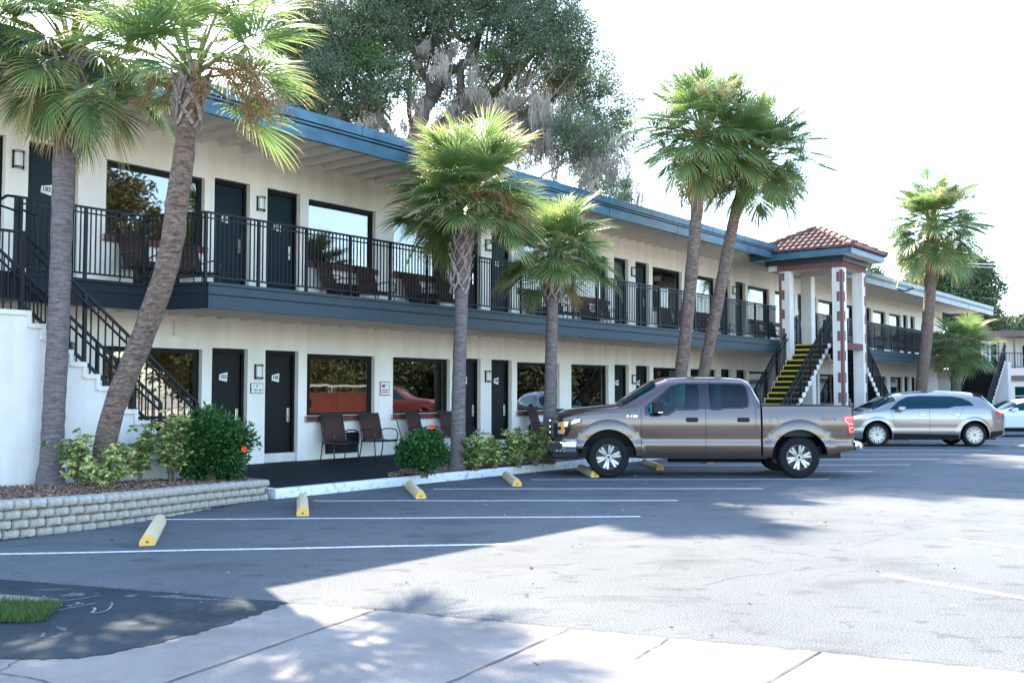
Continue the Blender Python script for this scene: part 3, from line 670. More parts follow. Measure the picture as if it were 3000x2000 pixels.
for zz, hh, x0, x1, mm in [(.06, .07, -.10, .0, m_nred), (.08, .02, .02, .10, m_pinks), (-.03, .022, -.11, .11, m_nred), (-.075, .022, -.11, .10, m_nred), (-.112, .012, -.1, .09, m_pinks)]:
    m1 = MB(); m1.box(x0, x1, -.0225, -.0201, zz - hh / 2, zz + hh / 2); m1.build('notice_mark', mm, bd)

# ================================================================== LEFT STAIRCASE
st = empty('staircase', W0, BANG, 'white masonry staircase with black railings descending past the two leaning palms on the left', 'staircase', 'outdoor staircases')
run, rise = .207, .174
body = []
s_, z = -6.01, 2.77
prof = [(-9.6, .1), (-9.6, 2.77), (-6.01, 2.77)]
while z > .45:
    prof.append((s_, z - rise)); s_ += run; prof.append((s_, z - rise)); z -= rise
prof.append((s_, .1))
sw = MB(); sw.prism(prof, -2.45, -1.25, 'y'); sw.build('stair_wall', m_white, st)
tr = MB()
pf = prof[1:-1]
for a, b in zip(pf, pf[1:]):
    if abs(a[1] - b[1]) < .001: tr.box(a[0], b[0] + .03, -2.485, -2.38, a[1] - .055, a[1] + .012)
    else: tr.box(a[0] - .03, a[0] + .028, -2.484, -2.38, b[1] - .04, a[1] + .0)
tr.build('stair_trim', m_white, st)
for nm, d in (('near', 2.36), ('far', 1.32)):
    mb = MB(); mb.bar((-9.6, -d, 3.88), (-6.07, -d, 3.88), .045, .035); mb.bar((-9.6, -d, 2.93), (-6.07, -d, 2.93), .03, .03)
    x = -9.5
    while x < -6.1: mb.bar((x, -d, 2.93), (x, -d, 3.88), .016, .016); x += .0875
    for x in (-7.1, -6.07): mb.bar((x, -d, 2.77), (x, -d, 3.9), .05, .05)
    mb.build('railing', m_rail, st)
    mb = MB(); sl = -rise / run; L = 2.86; x0 = -6.07; zt = 3.88; zb = 2.88
    mb.bar((x0, -d, zt), (x0 + L, -d, zt + sl * L), .045, .035); mb.bar((x0, -d, zb), (x0 + L, -d, zb + sl * L), .035, .045)
    k = int(L / .115)
    for i in range(1, k + 1):
        x = x0 + i * L / (k + 1); mb.bar((x, -d, zb + sl * (x - x0)), (x, -d, zt + sl * (x - x0)), .018, .018)
    for x in (x0 + .93, x0 + 1.72, x0 + L): mb.bar((x, -d, zb + sl * (x - x0) - .14), (x, -d, zt + sl * (x - x0)), .05, .05)
    mb.tube([(x0 + .1, -d - .06, zt - .17 + sl * .1), (x0 + L, -d - .06, zt - .17 + sl * L)], .02, 6)
    mb.build('railing', m_rail, st)

# ================================================================== STEEL STAIRS AND TOWER
def open_stair(label, s_top, dr, d0, d1, ztop, n, run, rise, nose=m_yel):
    e = empty('staircase', W0, BANG, label, 'staircase', 'outdoor staircases')
    for k in range(n):
        z = ztop - rise * k; x = s_top + dr * run * k
        mb = MB(); xa, xb = x, x + dr * (run + .03)
        mb.box(xa, xb, -d1 + .03, -d0 - .03, z - .05, z); mb.box(xb - dr * .03, xb - dr * .012, -d1 + .035, -d0 - .035, z - rise + .001, z - .051)
        t_ = mb.build('tread', m_blk, e)
        mb = MB(); mb.box(xb - dr * .002, xb + dr * .012, -d1 + .03, -d0 - .03, z - .042, z + .006); mb.box(xb - dr * .045, xb - dr * .003, -d1 + .03, -d0 - .03, z + .001, z + .006); mb.build('nosing', nose, t_)
    for d in (d0, d1):
        mb = MB(); a = (s_top - dr * .1, ztop); 
        pts = []
        for k in range(n):
            z = ztop - rise * k; x = s_top + dr * run * k; mb.prism([(x, z + .0), (x + dr * run, z + .0), (x + dr * run * 1.15, z - .10), (x + dr * run, z - rise), (x + dr * run * .1, z - .12)], -d - .025, -d + .025, 'y')
        mb.build('stringer', m_white, e)
        mb = MB(); sl = -rise / run * dr; L = n * run
        x0 = s_top; h0, h1 = .05, 1.02; x1 = s_top + dr * L; zz = lambda x: ztop + sl * (x - s_top)
        mb.bar((x0, -d, zz(x0) + h1), (x1, -d, zz(x1) + h1), .045, .04); mb.bar((x0, -d, zz(x0) + h0), (x1, -d, zz(x1) + h0), .035, .04)
        mb.tube([(x0, -d - .06, zz(x0) + h1 - .16), (x1, -d - .06, zz(x1) + h1 - .16)], .02, 6)
        k = int(L / .11)
        for i in range(k + 1):
            x = x0 + (x1 - x0) * i / k; big = i % 8 == 0 or i == k; mb.bar((x, -d, zz(x) + h0), (x, -d, zz(x) + h1), .05 if big else .024, .05 if big else .024)
        mb.build('railing', m_rail, e)
    return e
open_stair('black open staircase with yellow tread edges in front of the tiled tower', 20.95, -1, 2.62, 3.80, 3.32, 17, .255, .185)
open_stair('dark staircase with white stringers descending on the far side of the tiled tower', 23.55, 1, 2.62, 3.80, 3.32, 17, .24, .185, m_white)
open_stair('dark enclosed staircase at the far right end behind the last small palm', 45.5, -1, 2.5, 4.2, 3.32, 17, .26, .185, m_blk)
ew = MB(); ew.box(45.6, 46.3, -4.3, -2.40, 0, 3.3); tag(ew.build('end_stair_wall', m_white, **BROOT), 'plain white wall block supporting the head of the far right stairs', 'wall')

tw = empty('stair_tower', W0, BANG, 'white and red brick stair tower with a hipped red tile roof', 'tower')
def bricks_on(mb, x, y, z0, z1, ax, w, dirn, face, sgn):
    """quoin: alternating long and short stacks of bricks; ax='x' face normal along -x (y runs), 'y' face normal -y (x runs)"""
    z = z0; k = 0; bh = .066
    while z + bh <= z1:
        long = (int((z - z0) / .33) % 2 == 0); L = .21 if long else .105
        n_ = 2 if long else 1
        for i in range(n_):
            a = i * (L / n_) + (0.0); b = a + L / n_ - .008
            if ax == 'x': mb.box(x - .008, x + .01, y + dirn * a, y + dirn * b, z, z + bh - .010, 1)
            else: mb.box(x + dirn * a, x + dirn * b, y - .008, y + .01, z, z + bh - .010, 1)
        if ax == 'x': mb.box(x - .004, x + .012, y, y + dirn * (L - .004), z, z + bh, 0)
        else: mb.box(x, x + dirn * (L - .004), y - .004, y + .012, z, z + bh, 0)
        z += bh
# pillars: s range, d range
for (a, b, c_, d_) in [(20.0, 20.36, 4.24, 4.60), (20.0, 20.36, 2.38, 2.76), (21.94, 22.30, 4.24, 4.60), (21.94, 22.30, 2.38, 2.76)]:
    pl = MB(); pl.box(a, b, -d_, -c_, 0, 5.82); p_ = pl.build('pillar', m_white, tw, bevel=.006)
    q = MB()
    if a == 20.0 and c_ > 4: bricks_on(q, a, -d_ + .0, 0, 5.80, 'x', 0, 1, 0, 0); bricks_on(q, a, -d_, 0, 5.80, 'y', 0, 1, 0, 0)
    elif a == 20.0: bricks_on(q, a, -c_, 3.46, 5.80, 'x', 0, -1, 0, 0)
    elif c_ > 4: bricks_on(q, b, -d_, 0, 5.80, 'y', 0, -1, 0, 0)
    if q.v: q.build('brick_quoin', [m_mort, m_brick], p_)
ln = MB(); ln.box(20.01, 22.29, -4.58, -4.26, 5.82, 6.03); ln.box(20.02, 20.34, -4.259, -2.38, 5.82, 6.03); ln.box(21.96, 22.28, -4.259, -2.38, 5.82, 6.03); ln.box(20.01, 22.29, -2.379, -2.0, 5.84, 6.03)
ln.box(20.36, 21.94, -4.57, -4.30, 3.12, 3.32)
ln.build('lintel', m_white, tw)
bb = MB(); y = -4.60
while y < -2.38: bb.box(19.99, 20.015, y, y + .058, 5.822, 6.028, 1); y += .067
bb.box(19.995, 20.01, -4.60, -2.38, 5.821, 6.03, 0)
x = 20.0
while x < 22.28: bb.box(x, x + .058, -4.602, -4.575, 5.822, 6.028, 1); x += .067
bb.box(20.0, 22.3, -4.592, -4.58, 5.821, 6.03, 0); bb.build('brick_band', [m_mort, m_brick], tw); bb = MB()
x = 20.37
while x < 21.9: bb.box(x, x + .058, -4.602, -4.568, 3.122, 3.318, 1); x += .067
bb.box(20.362, 21.938, -4.592, -4.571, 3.121, 3.319, 0); bb.build('brick_band', [m_mort, m_brick], tw)
fz = MB(); fz.box(19.93, 22.4, -4.66, -1.9, 6.03, 6.22); fz.build('frieze', m_bfas, tw)
ef = MB(); E0, E1, D0, D1 = 19.55, 22.85, 1.55, 5.05
ef.box(E0, E1, -D1, -D0, 6.22, 6.26, 1); ef.box(E0 - .03, E0, -D1, -D0, 6.20, 6.40); ef.box(E1, E1 + .03, -D1, -D0, 6.20, 6.40); ef.box(E0 - .03, E1 + .03, -D1 - .03, -D1, 6.20, 6.40); ef.box(E0 - .03, E1 + .03, -D0, -D0 + .03, 6.20, 6.40)
ef.build('eave_fascia', [m_fasc, m_soff], tw)
rf = MB(); cx, cy = (E0 + E1) / 2, -(D0 + D1) / 2; hw = (E1 - E0) / 2 + .10; hd = (D1 - D0) / 2 + .10; zp, ze = 7.36, 6.41
rf.add([(cx - hw, cy - hd, ze), (cx + hw, cy - hd, ze), (cx + hw, cy + hd, ze), (cx - hw, cy + hd, ze), (cx, cy, zp)], [(0, 1, 4), (1, 2, 4), (2, 3, 4), (3, 0, 4), (3, 2, 1, 0)])
rr = random.Random(2)
for face in range(4):
    A = R(90 * face); ca, sa = math.cos(A), math.sin(A); W_, H_ = (hw, hd) if face % 2 == 0 else (hd, hw)
    nc = int(2 * W_ / .215); sp = 2 * W_ / nc
    for i in range(nc):
        x = -W_ + sp * (i + .5); run_ = H_ * (1 - abs(x) / W_); slope = (zp - ze); tl = .34; k = 0; L3 = math.hypot(H_, slope)
        t = 0.0
        while t < run_:
            t1 = min(t + tl * H_ / L3, run_ + .05); pts = []
            za = ze + slope * t / H_; zb = ze + slope * t1 / H_
            rows = []
            for (tt, zz, ra, li) in ((t - .02, za - .004, .092, .045), (t1, zb, .075, .0)):
                row = []
                for j in range(7):
                    an = math.pi * j / 6; lx, ly, lz = x + math.cos(an) * ra, -(H_ - tt), zz + math.sin(an) * ra * .85 + li * .6
                    row.append((cx + lx * ca - ly * sa, cy + lx * sa + ly * ca, lz))
                rows.append(row)
            rf.grid(rows); c0 = rows[0]; m_ = len(rf.v); rf.add(c0 + [tuple(sum(v) / 7 for v in zip(*c0))[:2] + (c0[0][2] - .02,)], [tuple(range(7))])
            t = t1 if t1 < run_ else run_ + 1
for sx, sy in ((-1, -1), (1, -1), (1, 1), (-1, 1)):
    for k in range(7):
        t0, t1 = k / 7, (k + 1.12) / 7
        a = Vector((cx + sx * hw * (1 - t0), cy + sy * hd * (1 - t0), ze + (zp - ze) * t0 + .09)); b = Vector((cx + sx * hw * (1 - t1), cy + sy * hd * (1 - t1), ze + (zp - ze) * t1 + .05))
        rf.tube([a, b], [.10, .085], 8)
rf.tube([(cx, cy, zp - .05), (cx, cy, zp + .12)], [.16, .09], 8)
rf.build('tile_roof', m_tile, tw, smooth=35)
# ================================================================== CHAIRS
def make_chair():
    e = empty('sling_chair')                     # faces -y
    f = MB()
    for sx in (-.28, .28):
        f.tube([(sx, .33, .0), (sx, .27, .20), (sx, .24, .40), (sx * .93, .33, .72), (sx * .9, .41, .97)], .014, 6)
        f.tube([(sx, .24, .40), (sx, .0, .385), (sx, -.24, .41), (sx, -.30, .38)], .014, 6)
        f.tube([(sx, -.24, .40), (sx, -.27, .2), (sx, -.30, .0)], .014, 6)
        f.tube([(sx * .98, .29, .60), (sx * 1.06, .20, .635), (sx * 1.08, -.05, .645), (sx * 1.07, -.22, .62), (sx * 1.03, -.30, .54), (sx, -.275, .38)], .014, 6)
    f.tube([(-.26, .41, .97), (.26, .41, .97)], .014, 6); f.tube([(-.28, .25, .37), (.28, .25, .37)], .012, 6); f.tube([(-.28, -.25, .38), (.28, -.25, .38)], .012, 6)
    f.build('chair_frame', m_chair, e, smooth=True)
    s = MB(); s.grid([[(x, y, z) for x in (-.262, -.13, 0, .13, .262)] for y, z in ((-.27, .40), (-.1, .375), (.1, .37), (.235, .395))]); a = s.build('seat', m_sling, e, smooth=True)
    s = MB(); s.grid([[(x, y + (.015 if abs(x) < .2 else 0), z) for x in (-.25, -.13, 0, .13, .25)] for y, z in ((.235, .40), (.285, .58), (.335, .74), (.405, .965))]); b = s.build('backrest', m_sling, e, smooth=True)
    for o in (a, b):
        md = o.modifiers.new('solid', 'SOLIDIFY'); md.thickness = .006
    return e
ch0 = make_chair(); first = True
def put_chair(s, d, z, dr, label):
    global first
    o = ch0 if first else copy_tree(ch0); first = False
    o.location = P(s, d, z); o.rotation_euler = (0, 0, BANG + R(dr)); tag(o, label, 'chair', 'brown sling patio chairs outside the rooms')
rr = random.Random(11)
wins = [(-2.5, 'first upper window, beside the leaning palm', 1)] + [(b * PER + off, nm, 1) for b in range(5) for off, nm in ((2.04, 'w'), (4.6, 'w'))]
ordn = ['', 'second', 'third', 'fourth', 'fifth', 'sixth', 'seventh', 'eighth', 'ninth', 'tenth', 'eleventh', 'twelfth']
for i, (c_, nm, fl) in enumerate(wins):
    if i > 7: break
    for j, off in enumerate((-.58, .52)):
        wn = 'the first upper window, behind the leaning palm' if i == 0 else 'the %s upper window from the left' % ordn[i]
        put_chair(c_ + off, .52, BZ, rr.uniform(-16, 16) , '%s brown sling chair on the balcony under %s' % (('left', 'right')[j], wn))
for i, (c_, off) in enumerate([(2.04, -.60), (2.04, .52), (4.6, -.55), (4.6, .55), (2.04 + PER, -.55), (2.04 + PER, .5), (4.6 + PER, -.55), (4.6 + PER, .5)]):
    lab = ['left brown sling chair on the walkway below the ground floor window reflecting the red truck', 'right brown sling chair on the walkway, beside the broom', 'left brown chair half hidden behind the green bush under the second ground floor window', 'right brown chair behind the short palm under the second ground floor window', 'left brown chair under the third ground floor window behind the variegated shrubs', 'right brown chair under the third ground floor window behind the second short palm', 'left brown chair under the fourth ground floor window in front of the pickup nose', 'right brown chair under the fourth ground floor window hidden by the pickup'][i]
    put_chair(c_ + off, .62, .215, (-14, -10, 8, -6, 10, -8, 5, 0)[i], lab)
br = empty('broom', P(3.42, .52, .2), BANG, 'worn broom with a dark handle leaning on the wall beside the right chair', 'broom')
b = MB(); b.tube([(0, 0, .30), (.02, .36, 1.12)], .013, 6); b.build('handle', m_chair, br)
b = MB(); b.tube([(0, -.02, .0), (0, -.01, .12), (0, 0, .24), (0, 0, .33)], [.14, .125, .06, .03], 10); b.build('bristles', m_boot, br)

# ================================================================== PALMS
def frond_mesh(elev, seed, droop=1.0, nseg=54):
    r = random.Random(seed); V = []; F = []; Tn = []; MI = []
    lp = .56 + r.uniform(-.12, .06); e = elev; p = Vector((.04, 0, 0)); pts = [p.copy()]; st = 6
    for i in range(st):
        d = Vector((math.cos(R(e)), 0, math.sin(R(e)))); p = p + d * (lp / st); pts.append(p.copy()); e -= (3.5 if elev > 0 else 2.5) * droop
    def quad(a, b, c, d, ts, mi):
        o = len(V); V.extend([a, b, c, d]); Tn.extend(ts); F.append((o, o + 1, o + 2, o + 3)); MI.append(mi)
    for i in range(st):                              # petiole: 3-sided
        w0, w1 = .022 - .011 * i / st, .022 - .011 * (i + 1) / st; a, b = pts[i], pts[i + 1]; up = Vector((0, 0, .010)); s0, s1 = Vector((0, w0, 0)), Vector((0, w1, 0))
        quad(a - s0, a - up, b - up, b - s1, (0,) * 4, 1); quad(a - up, a + s0, b + s1, b - up, (0,) * 4, 1); quad(a + s0, a - s0, b - s1, b + s1, (0,) * 4, 1)
    f = Vector((math.cos(R(e)), 0, math.sin(R(e)))); sd = Vector((0, 1, 0)); up = sd.cross(f) * -1
    if up.z < 0 and elev > -60: up = -up
    hub = pts[-1]; curl = r.uniform(.55, .9); fold = r.uniform(.12, .42); tw = R(r.uniform(-14, 14))
    for i in range(nseg):
        a = -1 + 2 * (i + .5) / nseg; ang = R(128) * a + R(r.uniform(-1.5, 1.5)); ca, sa = math.cos(ang), math.sin(ang)
        cost = .17 * max(0, ca) ** 2; base = hub + f * cost - up * cost * cost * 1.2
        dr = f * ca + sd * sa; dr = (dr + up * fold * abs(sa) ** 1.5 - up * curl * .25 * max(0, ca)).normalized()
        dr = (dr * 1).normalized(); L = (.50 - .13 * abs(a) ** 2.2) * r.uniform(.90, 1.05); g = (.16 + .34 * r.random() ** 2) * droop
        wmax = 2 * L * math.sin(R(128) / nseg) * .47; side = dr.cross(up).normalized(); tilt = .35 * (1 if i % 2 else -1); side = (side + up * tilt).normalized()
        n = 6; prev = None; q = base.copy(); dd = dr.copy()
        brk = r.random() < .22
        for k in range(n + 1):
            t = k / n; w = (wmax * min(1, t / .42 + .12)) * (1 if t < .42 else max(.02, 1 - ((t - .42) / .58) ** 1.25)) * .5
            l_, r__ = q - side * w, q + side * w
            if prev: quad(prev[0], prev[1], r__, l_, (prev[2], prev[2], t, t), 0)
            prev = (l_, r__, t); dd = (dd + Vector((0, 0, -1)) * g * (t ** 1.5) * (2.4 if brk and t > .55 else 1.05)).normalized(); q = q + dd * (L / n)
    me = bpy.data.meshes.new('frond'); me.from_pydata(V, [], F); me.materials.append(m_frond); me.materials.append(m_pet)
    me.polygons.foreach_set('material_index', MI); me.attributes.new('tint', 'FLOAT', 'POINT').data.foreach_set('value', [min(1, t * .98) for t in Tn]); me.update(); return me
FR = {}
def get_frond(elev, droop):
    k = (int(round(elev / 15)) * 15, droop, random.randrange(2))
    if k not in FR: FR[k] = frond_mesh(k[0], hash((k[0], int(droop * 10), k[2])) % 9999, droop)
    return FR[k]
def dry(me):
    m2 = me.copy(); m2.materials.clear(); m2.materials.append(m_dead); m2.materials.append(m_dead); return m2
def spray_mesh(seed, out=.75, drop=.6, n=46, sz=.011):
    """a fruiting stalk: arching stem with many fine drooping twigs"""
    r = random.Random(seed); st = [Vector((0, 0, 0))]; d = Vector((1, 0, .75)).normalized()
    for i in range(10): st.append(st[-1] + d * (out / 8)); d = (d + Vector((0, 0, -.24 * drop * 2))).normalized()
    mb = MB(); mb.tube(st, [.014 - .001 * i for i in range(11)], 4); nv0 = len(mb.v); T_ = [.3] * nv0; C = []; D = []; LL = []
    for i in range(n):
        t = r.uniform(.22, 1) * 10; k = min(9, int(t)); p = st[k].lerp(st[k + 1], t - k); d = Vector((r.gauss(.25, .5), r.gauss(0, .55), r.gauss(.1, .4))).normalized(); L = r.uniform(.12, .30)
        q = p; prev = None
        for j in range(9):
            q2 = q + d * L / 9; d = (d + Vector((0, 0, -.22))).normalized(); s = Vector((r.gauss(0, 1), r.gauss(0, 1), 0)).normalized() * .0022
            o = len(mb.v); mb.v += [tuple(q - s), tuple(q + s), tuple(q2 + s), tuple(q2 - s)]; mb.f.append((o, o + 1, o + 2, o + 3)); mb.m.append(0); T_ += [.5] * 4
            for _ in range(4):
                c = q2 + Vector((r.gauss(0, .016), r.gauss(0, .016), r.gauss(-.005, .016))); a = Vector((r.gauss(0, 1), r.gauss(0, 1), r.gauss(0, 1))).normalized() * sz; b = a.cross(Vector((r.random(), r.random(), 1))).normalized() * sz * .6
                o = len(mb.v); mb.v += [tuple(c - a), tuple(c - b), tuple(c + a), tuple(c + b)]; mb.f.append((o, o + 1, o + 2, o + 3)); mb.m.append(0); T_ += [r.random()] * 4
            q = q2
    me = bpy.data.meshes.new('fruit_stalk'); me.from_pydata(mb.v, [], mb.f); me.materials.append(m_seed)
    me.attributes.new('tint', 'FLOAT', 'POINT').data.foreach_set('value', T_); me.update(); return me
SPR = [spray_mesh(1), spray_mesh(2, .65, .8), spray_mesh(3, .9, .5)]
def flower_mesh():
    me = SPR[0].copy(); me.materials.clear(); me.materials.append(m_flow); return me
FLW = flower_mesh()
def palm(label, axis, rad, Rc, nf=38, boots=(.0, 0), elevs=(82, -62), droop=1.0, seed=1, sprays=(), flowers=0, dead=3, bark=None, az0=None, skew=0, bootsz=1.0):
    """axis: world points of the trunk from the foot to the crown base; Rc: crown radius"""
    random.seed(seed); base = axis[0]; e = empty('palm_tree', base, 0, label, 'palm tree', 'cabbage palms along the motel front')
    pts = []; rr_ = []
    k = len(axis); N_ = 46
    for i in range(N_):
        t = i / (N_ - 1) * (k - 1); j = min(k - 2, int(t)); u_ = t - j
        p0, p1, p2, p3 = axis[max(j - 1, 0)], axis[j], axis[j + 1], axis[min(j + 2, k - 1)]
        q = .5 * ((2 * p1) + (-p0 + p2) * u_ + (2 * p0 - 5 * p1 + 4 * p2 - p3) * u_ * u_ + (-p0 + 3 * p1 - 3 * p2 + p3) * u_ ** 3)
        pts.append(q - base); ra = np.interp(i / (N_ - 1), [j_ / (len(rad) - 1) for j_ in range(len(rad))], rad); rr_.append(float(ra) * (1 + .035 * math.sin(i * 2.2) + random.uniform(-.02, .02)))
    mb = MB(); mb.tube(pts, rr_, 16); mb.build('trunk', bark or m_bark, e, smooth=True)
    top = pts[-1]; tdir = (pts[-1] - pts[-4]).normalized()
    if boots[1]:
        b = MB(); L = boots[0]; n = boots[1]; rt = rad[-1]
        for i in range(n):
            t = i / n; zb = top - tdir * (L * (1 - t)); an = i * 2.399 + random.uniform(-.2, .2); o = Vector((math.cos(an), math.sin(an), 0)); sdv = Vector((-o.y, o.x, 0))
            c0 = zb + o * rt * .85; ln_ = .22 * bootsz; sw_ = .055 * bootsz * random.uniform(.8, 1.2)
            for sgn in (-1, 1):                      # the split foot of an old leaf base
                b.bar(c0 + sdv * sgn * .10 * bootsz - Vector((0, 0, .10 * bootsz)) + o * .005, c0 + o * .06 * bootsz + Vector((0, 0, ln_ * .35)), sw_ * .7, .022, up=o)
            b.bar(c0 + o * .04 * bootsz + Vector((0, 0, ln_ * .2)), c0 + o * (.11 + .05 * t) * bootsz + sdv * random.uniform(-.05, .05) + Vector((0, 0, ln_ * random.uniform(.8, 1.25))), sw_, .02, up=o)
        b.build('leaf_base', m_boot, e)
    for i in range(nf):
        t = i / (nf - 1); el = elevs[0] + (elevs[1] - elevs[0]) * t ** .95 + random.uniform(-17, 17); az = i * 137.5 + random.uniform(-14, 14) + (az0 or 0)
        me = get_frond(max(-75, min(85, el)), droop)
        if i >= nf - dead: me = FR.setdefault(('dry', id(me)), dry(me))
        o = bpy.data.objects.new('frond', me); COL.objects.link(o); o.parent = e; o.location = top + Vector((0, 0, (.12 - .22 * t) * Rc * .4)); s = Rc * random.uniform(.88, 1.1)
        o.rotation_euler = (R(random.uniform(-16, 16)), 0, R(az)); o.scale = (s, s, s)
    for i, (az, sc_) in enumerate(sprays):
        o = bpy.data.objects.new('fruit_stalk', SPR[i % 3]); COL.objects.link(o); o.parent = e; o.location = top + Vector((0, 0, .02)); o.rotation_euler = (0, 0, R(az)); o.scale = (sc_,) * 3
    for i in range(flowers):
        o = bpy.data.objects.new('flower_stalk', FLW); COL.objects.link(o); o.parent = e; o.location = top + Vector((0, -.1, .1 * Rc)); o.rotation_euler = (0, R(-52), R(-100 + 32 * i)); o.scale = (Rc * 1.05,) * 3
    return e
def ax(px, Y, dY=0): n = len(px); return [gY(x, y, Y + dY * i / (n - 1)) for i, (x, y) in enumerate(px)]
palm('grey straight palm rising from the mulch bed at the left edge, before the stairs', ax([(146, 1430), (152, 1330), (158, 1200), (169, 1000), (180, 700), (187, 500), (198, 340), (205, 165)], 13.84), [.215, .155, .148, .146, .142, .14, .15, .165, .16], 1.42, 58, (1.3, 34), (84, -44), 1.4, 3, sprays=[(200, 1.0)], dead=4, bark=m_bark, bootsz=1.0)
palm('brown palm leaning strongly to the right across the left staircase', ax([(258, 1425), (275, 1392), (298, 1340), (337, 1187), (409, 1010), (449, 902), (482, 806), (508, 690), (519, 585), (534, 491), (548, 370), (558, 290), (566, 222)], 14.2, -1.8), [.16, .15, .145, .15, .155, .155, .15, .15, .14, .14, .12, .135, .135], 1.5, 31, (.62, 24), (84, 5), .9, 5, sprays=[(-10, 1.5), (15, 1.35), (-30, 1.3), (165, 1.1), (-60, 1.0), (40, 1.1), (140, .9)], dead=0, bark=m_bark2, az0=20)
palm('short upright palm left of the green walkway bush centre with a bright yellow green crown', ax([(1341, 1376), (1342, 1250), (1345, 1100), (1350, 940), (1355, 800), (1362, 690), (1372, 590)], 19.36), [.165, .145, .137, .132, .13, .13, .16, .18, .16], 1.46, 96, (1.75, 46), (87, -30), .85, 8, sprays=[(-20, 1.6), (6, 1.75), (-50, 1.4), (-75, 1.2), (-5, 1.3)], dead=0, az0=60) 
palm('smaller short palm touching the nose of the brown pickup', ax([(1606, 1357), (1611, 1200), (1614, 1050), (1618, 900), (1620, 820), (1624, 745)], 21.25), [.16, .14, .128, .125, .125, .125, .15, .16], 1.28, 72, (.95, 30), (86, -30), 1.0, 12, sprays=[(170, 1.0), (-10, .8), (150, .8)], dead=1)
palm('tall left palm of the leaning pair behind the pickup, with the highest crown', ax([(1983, 1330), (1995, 1100), (2012, 950), (2030, 750), (2043, 600), (2052, 500), (2058, 400)], 25.4), [.17, .16, .165, .165, .16, .155, .15, .15], 1.8, 84, (.7, 16), (88, -56), .85, 15, sprays=[(100, 1.2), (200, 1.3), (-20, 1.0), (-60, 1.2), (250, 1.2)], flowers=2, dead=2, bark=m_bark2, bootsz=.8)
palm('right palm of the leaning pair, tilted and slightly lower, behind the pickup', ax([(2018, 1326), (2062, 1090), (2100, 900), (2135, 720), (2156, 620), (2180, 540), (2212, 470)], 26.3), [.16, .155, .16, .16, .155, .15, .14, .15], 1.8, 84, (.4, 10), (86, -50), .85, 19, sprays=[(30, 1.1), (-60, 1.0)], dead=2, bark=m_bark2, az0=33, skew=1, bootsz=.8)
palm('lone tall palm beyond the tiled tower, behind the silver wagon', ax([(2692, 1258), (2700, 1130), (2715, 980), (2728, 800), (2733, 665)], 42.0), [.27, .24, .235, .23, .22], 2.3, 84, (.9, 16), (88, -50), .95, 23, sprays=[(100, 1.3), (200, 1.3)], flowers=3, dead=1, bark=m_bark2, bootsz=1.2)
palm('low bushy palm at the far right end of the motel above the silver wagon roof', ax([(2795, 1250), (2798, 1180), (2804, 1080), (2810, 1020)], 46.5), [.23, .21, .22, .26, .24], 1.65, 60, (1.5, 34), (86, -36), 1.0, 29, dead=1, sprays=[(-10, 1.2)], bootsz=1.5)

# ================================================================== SHRUBS
def bush(label, c, rx, ry, rz, n, L, Wd, mt, kind='shrub', base=0.0, flowers=(), seed=1, group=None, cl=26, tintpow=1.0, hollow=.55):
    g = np.random.default_rng(seed); e = empty('shrub', c, 0, label, kind, group)
    k = cl; cc = g.normal(size=(k, 3)); cc /= np.linalg.norm(cc, axis=1, keepdims=True); cc *= (g.random((k, 1)) ** .4) * .82; cc[:, 2] = np.abs(cc[:, 2]) * 1.0 if base else cc[:, 2]
    which = g.integers(0, k, n); u_ = g.normal(size=(n, 3)); u_ /= np.linalg.norm(u_, axis=1, keepdims=True); p = cc[which] + u_ * (.34 * g.random((n, 1)) ** hollow)
    p[:, 2] += g.normal(0, .05, n); p *= np.array([rx, ry, rz]); p[:, 2] += rz * .98
    ok = p[:, 2] > .03; p = p[ok]; u_ = u_[ok]; m = len(p)
    dirs = u_ * .8 + g.normal(0, .45, (m, 3)) + np.array([0, 0, .35])
    V, F = leaves(p, dirs, g.uniform(.7, 1.25, m) * L, g.uniform(.75, 1.2, m) * Wd, .18, g)
    npmesh('foliage', V, F, mt, np.repeat(np.clip(g.random(m) ** tintpow * .75 + .3 * (p[:, 2] / (2 * rz)) - .05, 0, 1), 4), e)
    s = MB()
    for i in range(9):
        a = g.random() * 6.28; q = cc[g.integers(0, k)] * np.array([rx, ry, rz]) * .8; s.tube([(math.cos(a) * .06, math.sin(a) * .06, -.04), (q[0] * .5, q[1] * .5, rz * .7), (q[0], q[1], q[2] + rz)], [.014, .011, .006], 5)
    s.build('stems', m_stem, e)
    for (fx, fy, fz) in flowers:
        f = MB()
        for i in range(5):
            a = i * 1.2566; ca, sa = math.cos(a), math.sin(a); b_ = Vector((ca, 0, sa)); t_ = Vector((-sa, 0, ca))
            f.add([(0, 0, 0), b_ * .03 + t_ * .024 + Vector((0, -.02, 0)), b_ * .052 + Vector((0, -.012, 0)), b_ * .03 - t_ * .024 + Vector((0, -.02, 0))], [(0, 1, 2, 3)])
        f.tube([(0, 0, 0), (0, -.07, .01)], .006, 5); f.build('flower', m_flower, e, loc=(fx, fy, fz))
    return e
cA = P(-3.62, 3.35, .30)
bush('large round dark green hibiscus bush with orange flowers at the corner of the block wall', cA, .62, .60, .57, 13000, .085, .042, m_hib, flowers=[(-.55, -.42, .83), (.58, -.30, .50)], seed=2, cl=60)
bush('smaller green hibiscus bush beside the walkway left of the first short palm', gz(1243, 1392, .18), .50, .45, .42, 6500, .075, .040, m_hib, flowers=[(.14, -.2, .86)], seed=3, cl=34)
